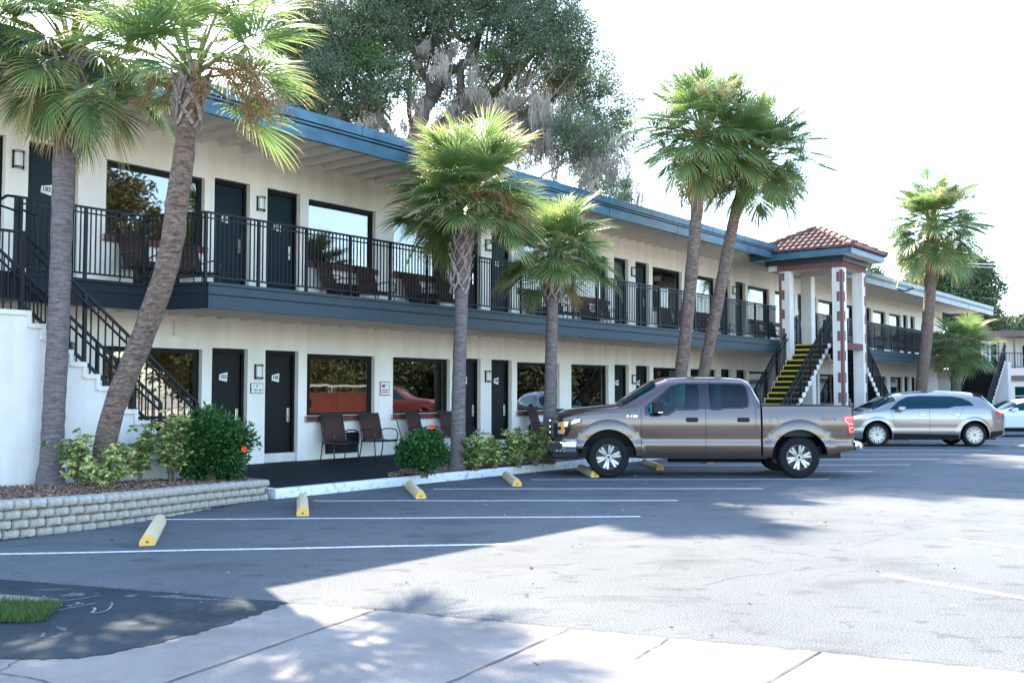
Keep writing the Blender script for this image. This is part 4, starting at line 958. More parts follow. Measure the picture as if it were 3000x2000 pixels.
def schef(label, px, y, z, rx, rz, seed, n=160):
    g = np.random.default_rng(seed); c = gz(px, y, z); e = empty('shrub', c, 0, label, 'shrub', 'variegated shrubs in the mulch'); Ps = []; Ds = []; Ls = []; Ts = []
    s = MB(); heads = []
    ns = max(5, n // 22)
    for i in range(ns):
        a = g.random() * 6.28; rad = g.random() ** .6 * rx * .75; h = rz * 2 * g.uniform(.55, .92); tip = np.array([math.cos(a) * rad, math.sin(a) * rad * .8, h]); s.tube([(math.cos(a) * .04, math.sin(a) * .04, -.03), tuple(tip * [.45, .45, .5]), tuple(tip)], [.014, .011, .006], 5)
        for j in range(n // ns):
            t = g.uniform(.22, 1.0); p = tip * [t ** .7, t ** .7, t] + g.normal(0, .07, 3) * [1, 1, .5]; heads.append(p)
    for p in heads:
        up = np.array([g.normal(0, .45), g.normal(0, .45), 1.0]); up /= np.linalg.norm(up); q = np.cross(up, [1, .2, 0]); q /= np.linalg.norm(q); r2 = np.cross(up, q); tv = g.random(); k = 8
        for j in range(k):
            a = j * 2 * math.pi / k; d = q * math.cos(a) + r2 * math.sin(a) - up * .25; Ps.append(p); Ds.append(d); Ls.append(g.uniform(.065, .10)); Ts.append(np.clip(tv * .55 + g.random() * .5, 0, 1))
    Ps, Ds, Ls, Ts = map(np.array, (Ps, Ds, Ls, Ts)); ok = Ps[:, 2] > .02
    V, F = leaves(Ps[ok], Ds[ok], Ls[ok], Ls[ok] * .42, .12, g); npmesh('foliage', V, F, m_vari, np.repeat(Ts[ok], 4), e); s.build('stems', m_stem, e)
schef('sparse variegated shrub with a thin leaning stem between the two left palms', 232, 1420, .40, .30, .48, 1, 130)
schef('low variegated shrub at the foot of the leaning palm, nearest the block wall', 312, 1428, .40, .28, .30, 2, 130)
schef('variegated shrub right of the leaning palm foot, against the white stair wall', 405, 1402, .40, .30, .45, 3, 150)
schef('taller variegated shrub touching the left side of the large hibiscus bush', 505, 1402, .38, .34, .54, 4, 250)
schef('short variegated tuft behind the foot of the grey palm', 350, 1396, .40, .24, .30, 14, 80)
schef('variegated shrub directly right of the first short palm', 1392, 1374, .17, .32, .44, 5, 210)
schef('second variegated shrub between the two short palms', 1450, 1368, .17, .28, .38, 6, 160)
schef('third variegated shrub, left of the second short palm', 1520, 1364, .17, .34, .42, 7, 230)
schef('fourth variegated shrub behind the pickup front bumper, by the second short palm', 1570, 1360, .17, .30, .44, 8, 180)
schef('variegated shrub under the pickup body line behind its front tyre', 1880, 1338, .17, .3, .3, 9, 100)

# ================================================================== BACKGROUND TREES
def limb(mb, a, b, r0, r1, bend=.15, n=6, rr=random):
    a, b = Vector(a), Vector(b); L = (b - a).length; pts = []
    o = Vector((rr.gauss(0, 1), rr.gauss(0, .6), rr.gauss(0, 1))) * L * bend
    for i in range(n + 1):
        t = i / n; pts.append(a.lerp(b, t) + o * math.sin(t * math.pi) * .6 + Vector((rr.gauss(0, .02), rr.gauss(0, .02), rr.gauss(0, .02))) * L * (0 < i < n))
    mb.tube(pts, [r0 + (r1 - r0) * i / n for i in range(n + 1)], 7); return pts
def crown_mesh(name, blobs, parent, mt, n_sub, n_leaf, L, sub_r, seed, thick=.9):
    """blobs: (centre, rx, ry, rz); leaves in many small clumps spread through them"""
    g = np.random.default_rng(seed); vol = np.array([b[1] * b[3] for b in blobs]); pr_ = vol / vol.sum(); w_ = g.choice(len(blobs), n_sub, p=pr_)
    u_ = g.normal(size=(n_sub, 3)); u_ /= np.linalg.norm(u_, axis=1, keepdims=True); rr_ = g.random((n_sub, 1)) ** .42
    cen = np.array([list(b[0]) for b in blobs])[w_] + u_ * rr_ * np.array([[b[1], b[2], b[3]] for b in blobs])[w_]
    tint0 = g.random(n_sub); sr = sub_r * g.uniform(.55, 1.35, n_sub)
    ii = np.repeat(np.arange(n_sub), n_leaf); n = len(ii); v = g.normal(size=(n, 3)); v *= sr[ii][:, None] * np.array([.75, .75, .5])
    p = cen[ii] + v; V, F = leaves(p, g.normal(size=(n, 3)) + [0, 0, .2], g.uniform(.6, 1.3, n) * L, g.uniform(.35, .6, n) * L, .2, g)
    off = np.array(parent.location) if parent else np.zeros(3)
    return npmesh(name, V - off, F, mt, np.repeat(np.clip(tint0[ii] * .6 + g.random(n) * .4, 0, 1), 4), parent), cen
Yo = 40.0; sc_ = Yo / F_PX
oak = empty('oak_tree', (gY(1215, 700, Yo).x, Yo, 0), 0, 'huge spreading live oak hung with grey moss behind the motel roof', 'tree')
bl = []
for x, y, r in [(930, 110, 130), (1080, 60, 170), (990, 260, 130), (1230, 40, 200), (1230, 200, 110), (1440, 40, 200), (1420, 250, 120), (1590, 110, 160), (1620, 290, 150), (1720, 230, 120), (1775, 400, 105), (1740, 500, 95), (890, 290, 80), (1060, 330, 90), (1330, 330, 90), (1840, 310, 45), (1530, 400, 110), (860, 60, 120), (1150, -120, 240), (1450, -150, 240), (900, 340, 90), (1660, 90, 90), (1800, 580, 60), (1690, 400, 90), (1010, 400, 70), (880, 400, 60), (950, 430, 60), (1130, 250, 90), (1010, 150, 120), (860, 190, 100), (900, 260, 90), (850, 300, 50)]:
    c = gY(x, y, Yo + random.uniform(-2.5, 2.5)); bl.append((c, r * sc_, 2.6, r * sc_ * .82))
_, cen = crown_mesh('crown', bl, oak, m_oak, 5600, 80, .100, .30, 4)
ob = MB(); rr = random.Random(4)
def gl(x, y, dy=0): return gY(x, y, Yo + dy) - oak.location
tr0 = gl(1200, 600); ob.tube([(0, 0, 0), (0, 0, 3), tuple(gl(1205, 640)), tuple(gl(1195, 520)), tuple(gl(1215, 420))], [.75, .62, .55, .5, .42], 12)
for a, b, r0, r1 in [((1200, 500), (1260, 290), .42, .30), ((1260, 290), (1300, 220), .30, .24), ((1300, 220), (1390, 170), .24, .18), ((1390, 170), (1440, 40), .18, .10), ((1215, 430), (1350, 300), .34, .26), ((1350, 300), (1470, 250), .24, .2), ((1470, 250), (1560, 160), .19, .13), ((1560, 160), (1640, 130), .13, .07), ((1470, 255), (1500, 160), .13, .08), ((1350, 300), (1395, 110), .2, .12), ((1395, 110), (1330, 90), .10, .06), ((1195, 520), (1110, 330), .22, .15), ((1110, 330), (1060, 120), .15, .08), ((1195, 560), (1010, 380), .2, .12), ((1010, 380), (930, 200), .12, .07), ((1215, 450), (1500, 400), .28, .16), ((1500, 400), (1720, 380), .16, .07), ((1500, 400), (1620, 260), .12, .06), ((1260, 290), (1200, 120), .16, .08), ((1220, 440), (1420, 330), .22, .12), ((1640, 390), (1790, 520), .09, .04), ((1205, 380), (1205, 210), .12, .06), ((1110, 330), (980, 300), .10, .05), ((1300, 220), (1270, 60), .12, .06)]:
    limb(ob, gl(*a, rr.uniform(-.5, .5)), gl(*b, rr.uniform(-1, 1)), r0, r1, .13, 7, rr)
for i in range(150):
    c = cen[rr.randrange(len(cen))]; b_ = Vector(c) - oak.location; a = b_ * .72 + Vector((0, 0, 2.2)) ; limb(ob, a + Vector((rr.gauss(0, .5), rr.gauss(0, .5), rr.gauss(0, .4))), b_, .05, .012, .12, 4, rr)
ob.build('trunk', m_oakb, oak, smooth=True)
# moss: curtains of fine hanging strands
g = np.random.default_rng(9); MV = []; MT = []; nst = 0
mzones = [(985, 420, 60, 90, 60), (1120, 470, 60, 60, 70), (1270, 180, 22, 90, 26), (1300, 170, 12, 60, 12), (1365, 260, 60, 100, 60), (1440, 290, 40, 150, 110), (1400, 180, 20, 80, 20), (1590, 300, 60, 160, 130), (1680, 400, 50, 160, 110), (1640, 350, 70, 130, 90), (1750, 480, 60, 170, 80), (1700, 520, 40, 120, 60), (1230, 380, 70, 120, 60), (880, 300, 50, 60, 40), (1520, 360, 60, 120, 60), (1090, 330, 40, 100, 40), (1790, 420, 30, 110, 40), (1250, 140, 30, 70, 26), (1480, 270, 60, 90, 40), (1610, 420, 50, 100, 50), (1000, 300, 90, 90, 80), (930, 380, 50, 80, 60), (1160, 300, 80, 110, 80), (1350, 130, 120, 70, 60), (1560, 220, 80, 70, 50)]
for x, y, wx, ln_, ct in mzones:
    for cidx in range(max(3, ct // 9)):
        cx_, cy_ = x + g.normal(0, wx * .9), y + g.normal(0, 34); l0 = ln_ * g.uniform(.35, 1.1); dy = g.uniform(-2.4, -.3); tn = g.random()
        for k in range(34):
            a = gY(cx_ + g.normal(0, 9), cy_ + g.uniform(0, .5) * l0, Yo + dy) ; L = l0 * sc_ * g.uniform(.25, .6); wv = .022 * g.uniform(.5, 1.3); sw_ = g.normal(0, .05, 4)
            for j in range(3):
                t0, t1 = j / 3, (j + 1) / 3; w0, w1 = wv * (1 - t0 * .8), wv * (1 - t1 * .8); x0, x1 = a.x + sw_[j], a.x + sw_[j + 1]
                MV += [(x0 - w0, a.y, a.z - L * t0), (x0 + w0, a.y + .02, a.z - L * t0), (x1 + w1, a.y + .02, a.z - L * t1), (x1 - w1, a.y, a.z - L * t1)]; MT += [np.clip(tn * .7 + g.random() * .3, 0, 1)] * 4
MV = np.array(MV) - np.array(oak.location); npmesh('hanging_moss', MV, np.arange(len(MV)).reshape(-1, 4), m_moss, MT, oak)
ivy_b = [(gY(1075, 160, Yo - 2.8), .75, .5, .75), (gY(1115, 190, Yo - 2.8), .5, .4, .5), (gY(1435, 160, Yo - 2.8), .3, .3, .35)]
crown_mesh('bright_leaf_clump', ivy_b, oak, m_ivy, 60, 60, .11, .22, 5)

def tree(label, name, x, ytop, Y, blobs, trunk_px, n_sub, n_leaf, L, sub, seed, mt=None, group=None, r0=.3):
    e = empty(name, (gY(trunk_px, 1150, Y).x, Y, 0), 0, label, 'tree', group); sc = Y / F_PX
    b_ = [(gY(a, b, Y + (i % 3 - 1) * 1.2), r * sc, r * sc * .8, r * sc * .85) for i, (a, b, r) in enumerate(blobs)]
    _, cen = crown_mesh('crown', b_, e, mt or m_oak, n_sub, n_leaf, L, sub, seed); t = MB(); rr = random.Random(seed); mean = sum((c[0] for c in b_), Vector()) / len(b_) - e.location
    t.tube([(0, 0, 0), tuple(mean * .35 + Vector((0, 0, .2))), tuple(mean * .8)], [r0, r0 * .8, r0 * .5], 9)
    for c in b_: limb(t, mean * .55, c[0] - e.location, r0 * .4, r0 * .12, .1, 6, rr)
    t.build('trunk', m_oakb, e, smooth=True); return e
m_tr2 = mat('tree_leaf_green', (.05, .09, .03), .45, spec=.5, tint=[(0, (.022, .05, .022)), (.6, (.045, .085, .03)), (1, (.13, .17, .05))], trans=.25)
tree('dark green rounded tree behind the far right end of the motel roof', 'broadleaf_tree', 2800, 740, 78, [(2730, 800, 70), (2800, 810, 80), (2860, 850, 75), (2760, 880, 90), (2860, 920, 70), (2900, 960, 50), (2700, 850, 60), (2850, 780, 50)], 2800, 800, 70, .26, .55, 31, m_tr2)
tree('lower pale green tree at the right edge above the neighbouring building', 'broadleaf_tree', 2960, 920, 95, [(2950, 965, 40), (2990, 960, 35), (2915, 985, 35), (3030, 960, 50), (3010, 985, 30)], 2960, 300, 60, .26, .55, 32, m_tr2)
tree('tall slim tree top peeping above the motel roof between the oak and the twin palms', 'broadleaf_tree', 1845, 500, 58, [(1835, 540, 22), (1825, 575, 25), (1850, 560, 14)], 1835, 60, 50, .13, .3, 33)
tree('distant tree seen right of the tiled tower over the roof', 'broadleaf_tree', 2600, 800, 70, [(2560, 800, 16), (2580, 830, 14), (2540, 790, 14)], 2560, 40, 40, .2, .4, 35, m_tr2)
# trees over the road, seen in the window glass
m_rtree = mat('road_tree_leaf', (.03, .05, .02), .7, spec=.2, tint=[(0, (.012, .022, .010)), (1, (.045, .055, .022))])
for i in range(9):
    y = 6 + i * 5.2; x = 36 + (i % 3) * 2.5; hgt = [14, 15, 13, 5.6, 6.4, 5.2, 7.2, 6, 8][i]
    e = empty('broadleaf_tree', (x, y, 0), 0, 'street tree number ' if False else 'dense green tree across the road, seen only in window reflections', 'tree', 'trees across the road'); g = np.random.default_rng(100 + i)
    bl_ = [((x + g.normal(0, .8), y + g.uniform(-2.4, 2.4), g.uniform(1.2, hgt - 1.2)), 2.0, 1.9, 1.5) for _ in range(9 if hgt < 10 else 18)]
    crown_mesh('crown', bl_, e, m_rtree, 520 if hgt < 10 else 900, 32, .34, .5, 200 + i); t = MB(); t.tube([(0, 0, 0), (0, 0, hgt * .6)], [.25, .12], 8); t.build('trunk', m_oakb, e)
# ================================================================== VEHICLES
def sm(pts, w=.06):
    xs = [p[0] for p in pts]; ys = [p[1] for p in pts]
    return lambda x: sum(np.interp(x + w * k / 3, xs, ys) for k in range(-3, 4)) / 7
class Car:
    """car body as a loft of cross-sections along x (front at -x); near (left) side is -y"""
    def __init__(s, W, zs, zc, zb, n, k, side, arches, x0, x1, flare=.03, fl_w=.14):
        s.W, s.zs, s.zc, s.zb, s.n, s.k = W, zs, zc, zb, n, k; s.side = sm(side, .03); s.arches = arches; s.x0, s.x1 = x0, x1; s.flare, s.fl_w = flare, fl_w
    def bottom(s, x):
        b = s.zb(x)
        for xc, zc_, r in s.arches:
            if abs(x - xc) < r: b = max(b, zc_ + math.sqrt(max(0, r * r - (x - xc) ** 2)))
        return b
    def Y(s, x, z):
        zs = s.zs(x)
        if z <= zs:
            y = s.W(x) * s.side(z) / 1.0
            f_ = 0
            for xc, zc_, r in s.arches:
                d = math.hypot(x - xc, z - zc_) - r
                if -.06 < d < s.fl_w: f_ = max(f_, s.flare * (1 - max(0, d) / s.fl_w) ** .5)
            return y + f_ * min(1, max(0, (zs - z) / .12))
        h = min(1, (z - zs) / max(1e-4, s.zc(x) - zs)); n = s.n(x)
        return s.W(x) * s.side(zs) * (1 - s.k(x) * h) * (max(0, 1 - h ** n)) ** (1 / n)
    def ring(s, x, nl=26, nt=12):
        zb = s.bottom(x); zs = s.zs(x); zc = s.zc(x); n = s.n(x); k = s.k(x); half = []
        for i in range(nl + 1):
            z = zb + (zs - zb) * i / nl; half.append((s.Y(x, z), z))
        Ws = s.W(x) * s.side(zs)
        for i in range(1, nt + 1):
            a = math.pi / 2 * i / nt; h = math.sin(a) ** (2 / n); y = Ws * (1 - k * h) * max(0, math.cos(a)) ** (2 / n); half.append((y, zs + (zc - zs) * h))
        return [(x, -y, z) for y, z in half] + [(x, y, z) for y, z in reversed(half[:-1])]
    def xs(s, step=None):
        step = step or (.025 if hasattr(s, 'holes') else .05)
        X = set(np.round(np.arange(s.x0, s.x1, step), 4)) | {s.x0, s.x1}
        for xc, zc_, r in s.arches:
            X = {x for x in X if not (abs(abs(x - xc) - r) < .03)}
            for i in range(25):
                a = math.pi * i / 24; X.add(round(xc + r * math.cos(a) * .9999, 4))
            X |= {round(xc - r - .002, 4), round(xc + r + .002, 4)}
        return sorted(x for x in X if s.x0 <= x <= s.x1)
    def openings(s, polys, grow=.022):
        s.holes = polys; s.grow = grow
    def in_hole(s, x, z):
        for poly in getattr(s, 'holes', []):
            m = len(poly)
            for dx, dz in ((0, 0), (s.grow, 0), (-s.grow, 0), (0, s.grow), (0, -s.grow)):
                c = False
                for i in range(m):
                    (x1, z1), (x2, z2) = poly[i], poly[(i + 1) % m]
                    if (z1 > z + dz) != (z2 > z + dz) and x + dx < (x2 - x1) * (z + dz - z1) / (z2 - z1) + x1: c = not c
                if c: return True
        return False
    def body(s, name, mt, parent, xa=None, xb=None):
        X = [x for x in s.xs() if (xa is None or x >= xa - 1e-6) and (xb is None or x <= xb + 1e-6)]
        mb = MB(); rows = [s.ring(x, 26, 36 if hasattr(s, 'holes') else 12) for x in X]; mb.grid(rows); m = len(rows[0])
        if hasattr(s, 'holes'):
            keep = [f for f in mb.f if not (sum(mb.v[i][2] for i in f) / 4 > 1.15 and abs(sum(mb.v[i][1] for i in f) / 4) > .6 and s.in_hole(sum(mb.v[i][0] for i in f) / 4, sum(mb.v[i][2] for i in f) / 4))]
            mb.f = keep; mb.m = [0] * len(keep)
        for r in (rows[0], rows[-1]):
            o = len(mb.v); mb.v += r
            for i in range(m // 2): mb.f.append((o + i, o + i + 1, o + m - 2 - i, o + m - 1 - i)) if i < m // 2 - 1 else mb.f.append((o + i, o + i + 1, o + m - 1 - i)); mb.m.append(0)
        o = mb.build(name, mt, parent, smooth=40); md = o.modifiers.new('weld', 'WELD'); md.merge_threshold = .0008; return o
    def patch(s, name, poly, mt, parent, off=.004, both=True, thick=.0, step=.06, holes=()):
        """panel lying on the side surface; poly in (x, z)"""
        P2 = []; m = len(poly)
        for i in range(m):
            a, b = Vector(poly[i]), Vector(poly[(i + 1) % m]); k = max(1, int((b - a).length / step))
            for j in range(k): P2.append(a.lerp(b, j / k))
        nb = len(P2); xs = [p[0] for p in poly]; zs_ = [p[1] for p in poly]
        def inside(x, z):
            c = False
            for i in range(m):
                (x1, z1), (x2, z2) = poly[i], poly[(i + 1) % m]
                if (z1 > z) != (z2 > z) and x < (x2 - x1) * (z - z1) / (z2 - z1) + x1: c = not c
            return c
        x = min(xs) + step / 2
        while x < max(xs):
            z = min(zs_) + step / 2
            while z < max(zs_):
                if inside(x, z) and min((Vector((x, z)) - q).length for q in P2[:nb]) > step * .5: P2.append(Vector((x, z)))
                z += step
            x += step
        E_ = [(i, (i + 1) % nb) for i in range(nb)]
        for h in holes:
            o0 = len(P2); mh = len(h); P2 += [Vector(q) for q in h]; E_ += [(o0 + i, o0 + (i + 1) % mh) for i in range(mh)]
        vv, ee, ff, *_ = delaunay_2d_cdt(P2, E_, [list(range(nb))], 1, 1e-5)
        def inpoly(x, z, pl):
            c = False
            for i in range(len(pl)):
                (x1, z1), (x2, z2) = pl[i], pl[(i + 1) % len(pl)]
                if (z1 > z) != (z2 > z) and x < (x2 - x1) * (z - z1) / (z2 - z1) + x1: c = not c
            return c
        if holes: ff = [f for f in ff if not any(inpoly(sum(vv[i].x for i in f) / len(f), sum(vv[i].y for i in f) / len(f), h) for h in holes)]
        out = []
        for sgn in ((-1, 1) if both else (-1,)):
            mb = MB(); mb.add([(v.x, sgn * (s.Y(v.x, v.y) + off), v.y) for v in vv], [tuple(f) for f in ff])
            if thick:
                b_ = [Vector(poly[i]) for i in range(m)]; mb.grid([[(v.x, sgn * (s.Y(v.x, v.y) + off), v.y) for v in b_ + b_[:1]], [(v.x, sgn * (s.Y(v.x, v.y) + off - thick), v.y) for v in b_ + b_[:1]]])
            out.append(mb.build(name, mt, parent, smooth=40))
        return out
    def top_patch(s, name, x0, x1, phi0, mt, parent, off=.006, nx=14, ny=24):
        """screen glass laid over the upper shell between x0 and x1 (at the centre line)"""
        rows = []
        for i in range(nx + 1):
            x = x0 + (x1 - x0) * i / nx; r = []
            zs, zc, n, k = s.zs(x), s.zc(x), s.n(x), s.k(x); Ws = s.W(x) * s.side(zs)
            for j in range(ny + 1):
                a = R(phi0) + (math.pi - 2 * R(phi0)) * j / ny; sg = -1 if a <= math.pi / 2 else 1; aa = a if a <= math.pi / 2 else math.pi - a
                h = math.sin(aa) ** (2 / n); y = Ws * (1 - k * h) * max(0, math.cos(aa)) ** (2 / n); r.append((x - off * (1 if x1 > x0 else -1) * .6, sg * (y + off * .5), zs + (zc - zs) * h + off * .8))
            rows.append(r)
        mb = MB(); mb.grid(rows); return mb.build(name, mt, parent, smooth=True)
def wheel(parent, x, y, z, r, rr_, w, spokes, sgn, name='wheel', twin=False):
    e = empty(name, (x, y, z)); e.parent = parent
    t = MB(); pr = [(rr_ * .98, w * .40), (rr_ * 1.05, w * .50), (r * .80, w * .53), (r * .93, w * .50), (r * .985, w * .40), (r, w * .30), (r, -w * .30), (r * .985, -w * .4), (r * .93, -w * .5), (rr_, -w * .5)]
    N_ = 48; t.grid([[(a * math.cos(2 * math.pi * i / N_), -sgn * b * -1, a * math.sin(2 * math.pi * i / N_)) for a, b in pr] for i in range(N_ + 1)]); t.build('tyre', m_rubber, e, smooth=40)
    q = MB(); pr = [(rr_ * 1.0, w * .46), (rr_ * .97, w * .48), (rr_ * .93, w * .43), (rr_ * .90, w * .15), (rr_ * .9, -w * .3)]
    q.grid([[(a * math.cos(2 * math.pi * i / N_), sgn * b, a * math.sin(2 * math.pi * i / N_)) for a, b in pr] for i in range(N_ + 1)])
    for i in range(spokes):
        for tw_ in ((-.09, .09) if twin else (-.105, .105)):
            an = 2 * math.pi * (i + .25) / spokes; c, s_ = math.cos(an), math.sin(an); c2, s2 = math.cos(an + tw_ * 1.6), math.sin(an + tw_ * 1.6); wd0, wd1 = (.020, .013) if twin else (rr_ * .095, rr_ * .095)
            a = Vector((c * rr_ * .16, 0, s_ * rr_ * .16)); b = Vector((c2 * rr_ * .95, 0, s2 * rr_ * .95)); sd = Vector((-s_, 0, c)); y0, y1 = sgn * w * .36, sgn * w * .43
            f = [a - sd * wd0, a + sd * wd0, b + sd * wd1, b - sd * wd1]; q.add([v + Vector((0, y1 if i_ > 1 else y0 + sgn * .01, 0)) for i_, v in enumerate(f)] + [v + Vector((0, y0 - sgn * .03, 0)) for v in f], [(0, 1, 2, 3), (4, 5, 6, 7), (0, 1, 5, 4), (1, 2, 6, 5), (2, 3, 7, 6), (3, 0, 4, 7)])
    q.tube([(0, sgn * w * .30, 0), (0, sgn * w * .42, 0)], [rr_ * .27, rr_ * .22], 20); q.build('rim', m_rim, e, smooth=35)
    d = MB(); d.tube([(0, -sgn * w * .3, 0), (0, sgn * w * .12, 0)], rr_ * .9, 28); d.tube([(0, sgn * w * .42, 0), (0, sgn * w * .44, 0)], rr_ * .12, 14)
    for i in range(spokes if not twin else 5):
        an = 2 * math.pi * (i + .75) / (spokes if not twin else 5); d.tube([(math.cos(an) * rr_ * .24, sgn * w * .40, math.sin(an) * rr_ * .24), (math.cos(an) * rr_ * .24, sgn * w * .425, math.sin(an) * rr_ * .24)], .010, 8)
    d.build('brake_disc', m_rimd, e, smooth=35); return e
def wells(parent, arches, W, zmin):
    for xc, zc_, r in arches:
        r2 = r - .002
        for sg in (-1, 1):
            mb = MB()
            mb.grid([[(xc + r2 * math.cos(R(a)), sg * yy, max(zmin, zc_ + r2 * math.sin(R(a)))) for yy in (W - .03, .35)] for a in range(-20, 201, 10)])
            mb.grid([[(xc + r2 * math.cos(R(a)), sg * .35, max(zmin, zc_ + r2 * math.sin(R(a)))) for a in range(-20, 201, 10)], [(xc + r2 * math.cos(R(a)), sg * .34, zmin) for a in range(-20, 201, 10)]])
            mb.build('wheel_well', m_blk, parent)
def seams(car, parent, lines, w=.009):
    for pl in lines:
        for sg in (-1, 1):
            mb = MB()
            pts = []
            for a, b in zip(pl, pl[1:]):
                k = max(2, int(math.hypot(b[0] - a[0], b[1] - a[1]) / .04))
                for j in range(k): pts.append((a[0] + (b[0] - a[0]) * j / k, a[1] + (b[1] - a[1]) * j / k))
            pts.append(pl[-1]); L = []
            for i, p in enumerate(pts):
                q0, q1 = pts[max(i - 1, 0)], pts[min(i + 1, len(pts) - 1)]; dx, dz = q1[0] - q0[0], q1[1] - q0[1]; l = math.hypot(dx, dz) or 1; nx, nz_ = -dz / l * w / 2, dx / l * w / 2
                L.append([(p[0] + nx, sg * (car.Y(p[0] + nx, p[1] + nz_) + .0022), p[1] + nz_), (p[0] - nx, sg * (car.Y(p[0] - nx, p[1] - nz_) + .0022), p[1] - nz_)])
            mb.grid(L); mb.build('panel_gap', m_blk, parent)

# ---- pickup
ROT = -.03
tk = empty('pickup_truck', (1.90, 20.33, 0), ROT, 'taupe brown four door pickup truck parked with its nose at the second short palm', 'pickup truck')
A = [(0, .40, .535), (3.66, .40, .535)]
side = [(.3, .95), (.42, .975), (.52, .992), (.64, 1.0), (.695, .990), (.72, .982), (.85, .990), (1.0, .996), (1.12, .992), (1.22, .978), (1.34, .955), (1.5, .93)]
cab = Car(W=sm([(-1.06, .70), (-1.0, .86), (-.9, .95), (-.7, .985), (-.4, 1.0), (2.93, 1.0)], .04), zs=sm([(-1.06, 1.06), (-.8, 1.16), (-.4, 1.25), (0, 1.295), (.35, 1.33), (.9, 1.335), (2.6, 1.345), (2.93, 1.35)]),
    zc=sm([(-1.06, 1.16), (-1.0, 1.24), (-.8, 1.31), (-.5, 1.355), (0, 1.40), (.22, 1.425), (.95, 1.89), (1.15, 1.945), (1.6, 1.965), (2.2, 1.96), (2.65, 1.93), (2.80, 1.87), (2.93, 1.52)], .05),
    zb=sm([(-1.06, .62), (-.5, .56), (.5, .42), (3, .42)]), n=sm([(-1, 2.6), (.2, 2.8), (.6, 4.0), (1.2, 5.0), (2.9, 5)]), k=sm([(-1, .08), (.2, .08), (.9, .15), (2.9, .16)]), side=side, arches=A, x0=-1.06, x1=2.93, flare=.034, fl_w=.17)
fw = [(.80, 1.225), (1.16, 1.225), (1.32, 1.335), (1.74, 1.343), (1.74, 1.81), (1.42, 1.80), (1.26, 1.76), (1.04, 1.58), (.80, 1.38)]
rw = [(1.97, 1.345), (2.56, 1.35), (2.67, 1.39), (2.69, 1.50), (2.66, 1.74), (2.60, 1.80), (1.97, 1.81)]
cab.openings([fw, rw])
cab.body('cab_body', m_truck, tk)
for x in (1.55, 2.42):
    for sg in (-1, 1):
        e = empty('seat', (x, sg * .42, .0)); e.parent = tk
        mb = MB(); mb.prism([(-.30, .95), (-.30, 1.05), (.12, 1.02), (.22, 1.50), (.32, 1.50), (.30, .95)], -.25, .25, 'y'); mb.build('seat_cushion', m_seat, e, bevel=.04)
        mb = MB(); mb.box(.21, .32, -.13, .13, 1.53, 1.72); mb.bar((.27, 0, 1.48), (.27, 0, 1.56), .05, .05); mb.build('headrest', m_seat, e, bevel=.04)
mb = MB(); mb.box(.45, 2.86, -.90, .90, .93, .96); mb.prism([(.45, .95), (.40, 1.36), (.70, 1.36), (.85, 1.22), (.85, .95)], -.88, .88, 'y'); mb.build('dashboard', m_blk, tk)
mb = MB(); mb.tube([(.98 + .02 * math.cos(R(a)) * 0 + .05 * math.sin(R(a)), -.42 + .19 * math.cos(R(a)), 1.28 + .19 * math.sin(R(a))) for a in range(0, 361, 20)], .016, 6, cap=False); mb.build('steering_wheel', m_blk, tk)
bed = Car(W=lambda x: 1.0 - .05 * max(0, (x - 4.55) / .17) ** 2, zs=lambda x: 1.375, zc=lambda x: 1.38, zb=sm([(2.9, .42), (4.1, .42), (4.45, .50), (4.72, .54)]), n=lambda x: 3, k=lambda x: 0, side=side, arches=A, x0=2.965, x1=4.72, flare=.034, fl_w=.17)
mb = MB()
for sg in (-1, 1):
    X = bed.xs(); mb.grid([[(x, sg * bed.Y(x, bed.bottom(x) + (1.375 - bed.bottom(x)) * i / 26), bed.bottom(x) + (1.375 - bed.bottom(x)) * i / 26) for i in range(27)] for x in X])
mb.box(2.966, 2.99, -.93, .93, .55, 1.36)
mb.build('bed_side', m_truck, tk, smooth=40)
mb = MB()
for sg in (-1, 1): mb.box(2.966, 4.71, sg * .948, sg * .84, 1.368, 1.392)
mb.box(2.966, 3.03, -.84, .84, 1.368, 1.392); mb.build('bed_rail_cap', m_blk, tk, bevel=.006)
mb = MB(); mb.box(2.99, 4.70, -.85, .85, .80, .84); mb.box(2.99, 4.70, -.87, -.845, .80, 1.37); mb.box(2.99, 4.70, .845, .87, .80, 1.37); mb.build('bed_liner', m_blk, tk)
mb = MB(); mb.box(4.665, 4.735, -.80, .80, .64, 1.385); mb.build('tailgate', m_truck, tk, bevel=.015)
mb = MB(); mb.box(-.9, 4.55, -.62, .62, .36, .6); mb.box(.62, 3.05, -.93, .93, .37, .44); mb.tube([(1.2, -.45, .33), (3.0, -.5, .33)], .06, 8); mb.tube([(3.1, -.2, .40), (3.66, 0, .40), (3.66, .6, .40), (3.66, -.6, .40)], .07, 8); mb.build('chassis', m_blk, tk)
wells(tk, A, .97, .45)
for x in (0, 3.66):
    for sg in (-1, 1): wheel(tk, x, sg * .845, .397, .397, .245, .27, 6, sg)
seams(cab, tk, [[(.63, .48), (.63, 1.33)], [(1.875, .46), (1.875, 1.34)], [(2.83, .95), (2.84, 1.2), (2.83, 1.335)], [(.65, .455), (2.80, .455)], [(-.86, .93), (-.55, 1.2), (0, 1.262), (.55, 1.295)]])
seams(bed, tk, [[(3.0, .70), (3.10, .70)], [(4.22, .705), (4.60, .705)]], .007)
a_ = []
for xc in (0, 3.66):
    car = cab if xc == 0 else bed; pl = [(xc + .70 * math.cos(R(a)), .42 + .70 * math.sin(R(a))) for a in range(24, 157, 6)]
    pl = [p for p in pl if car.x0 + .02 < p[0] < car.x1 - .02]; seams(car, tk, [pl], .010)
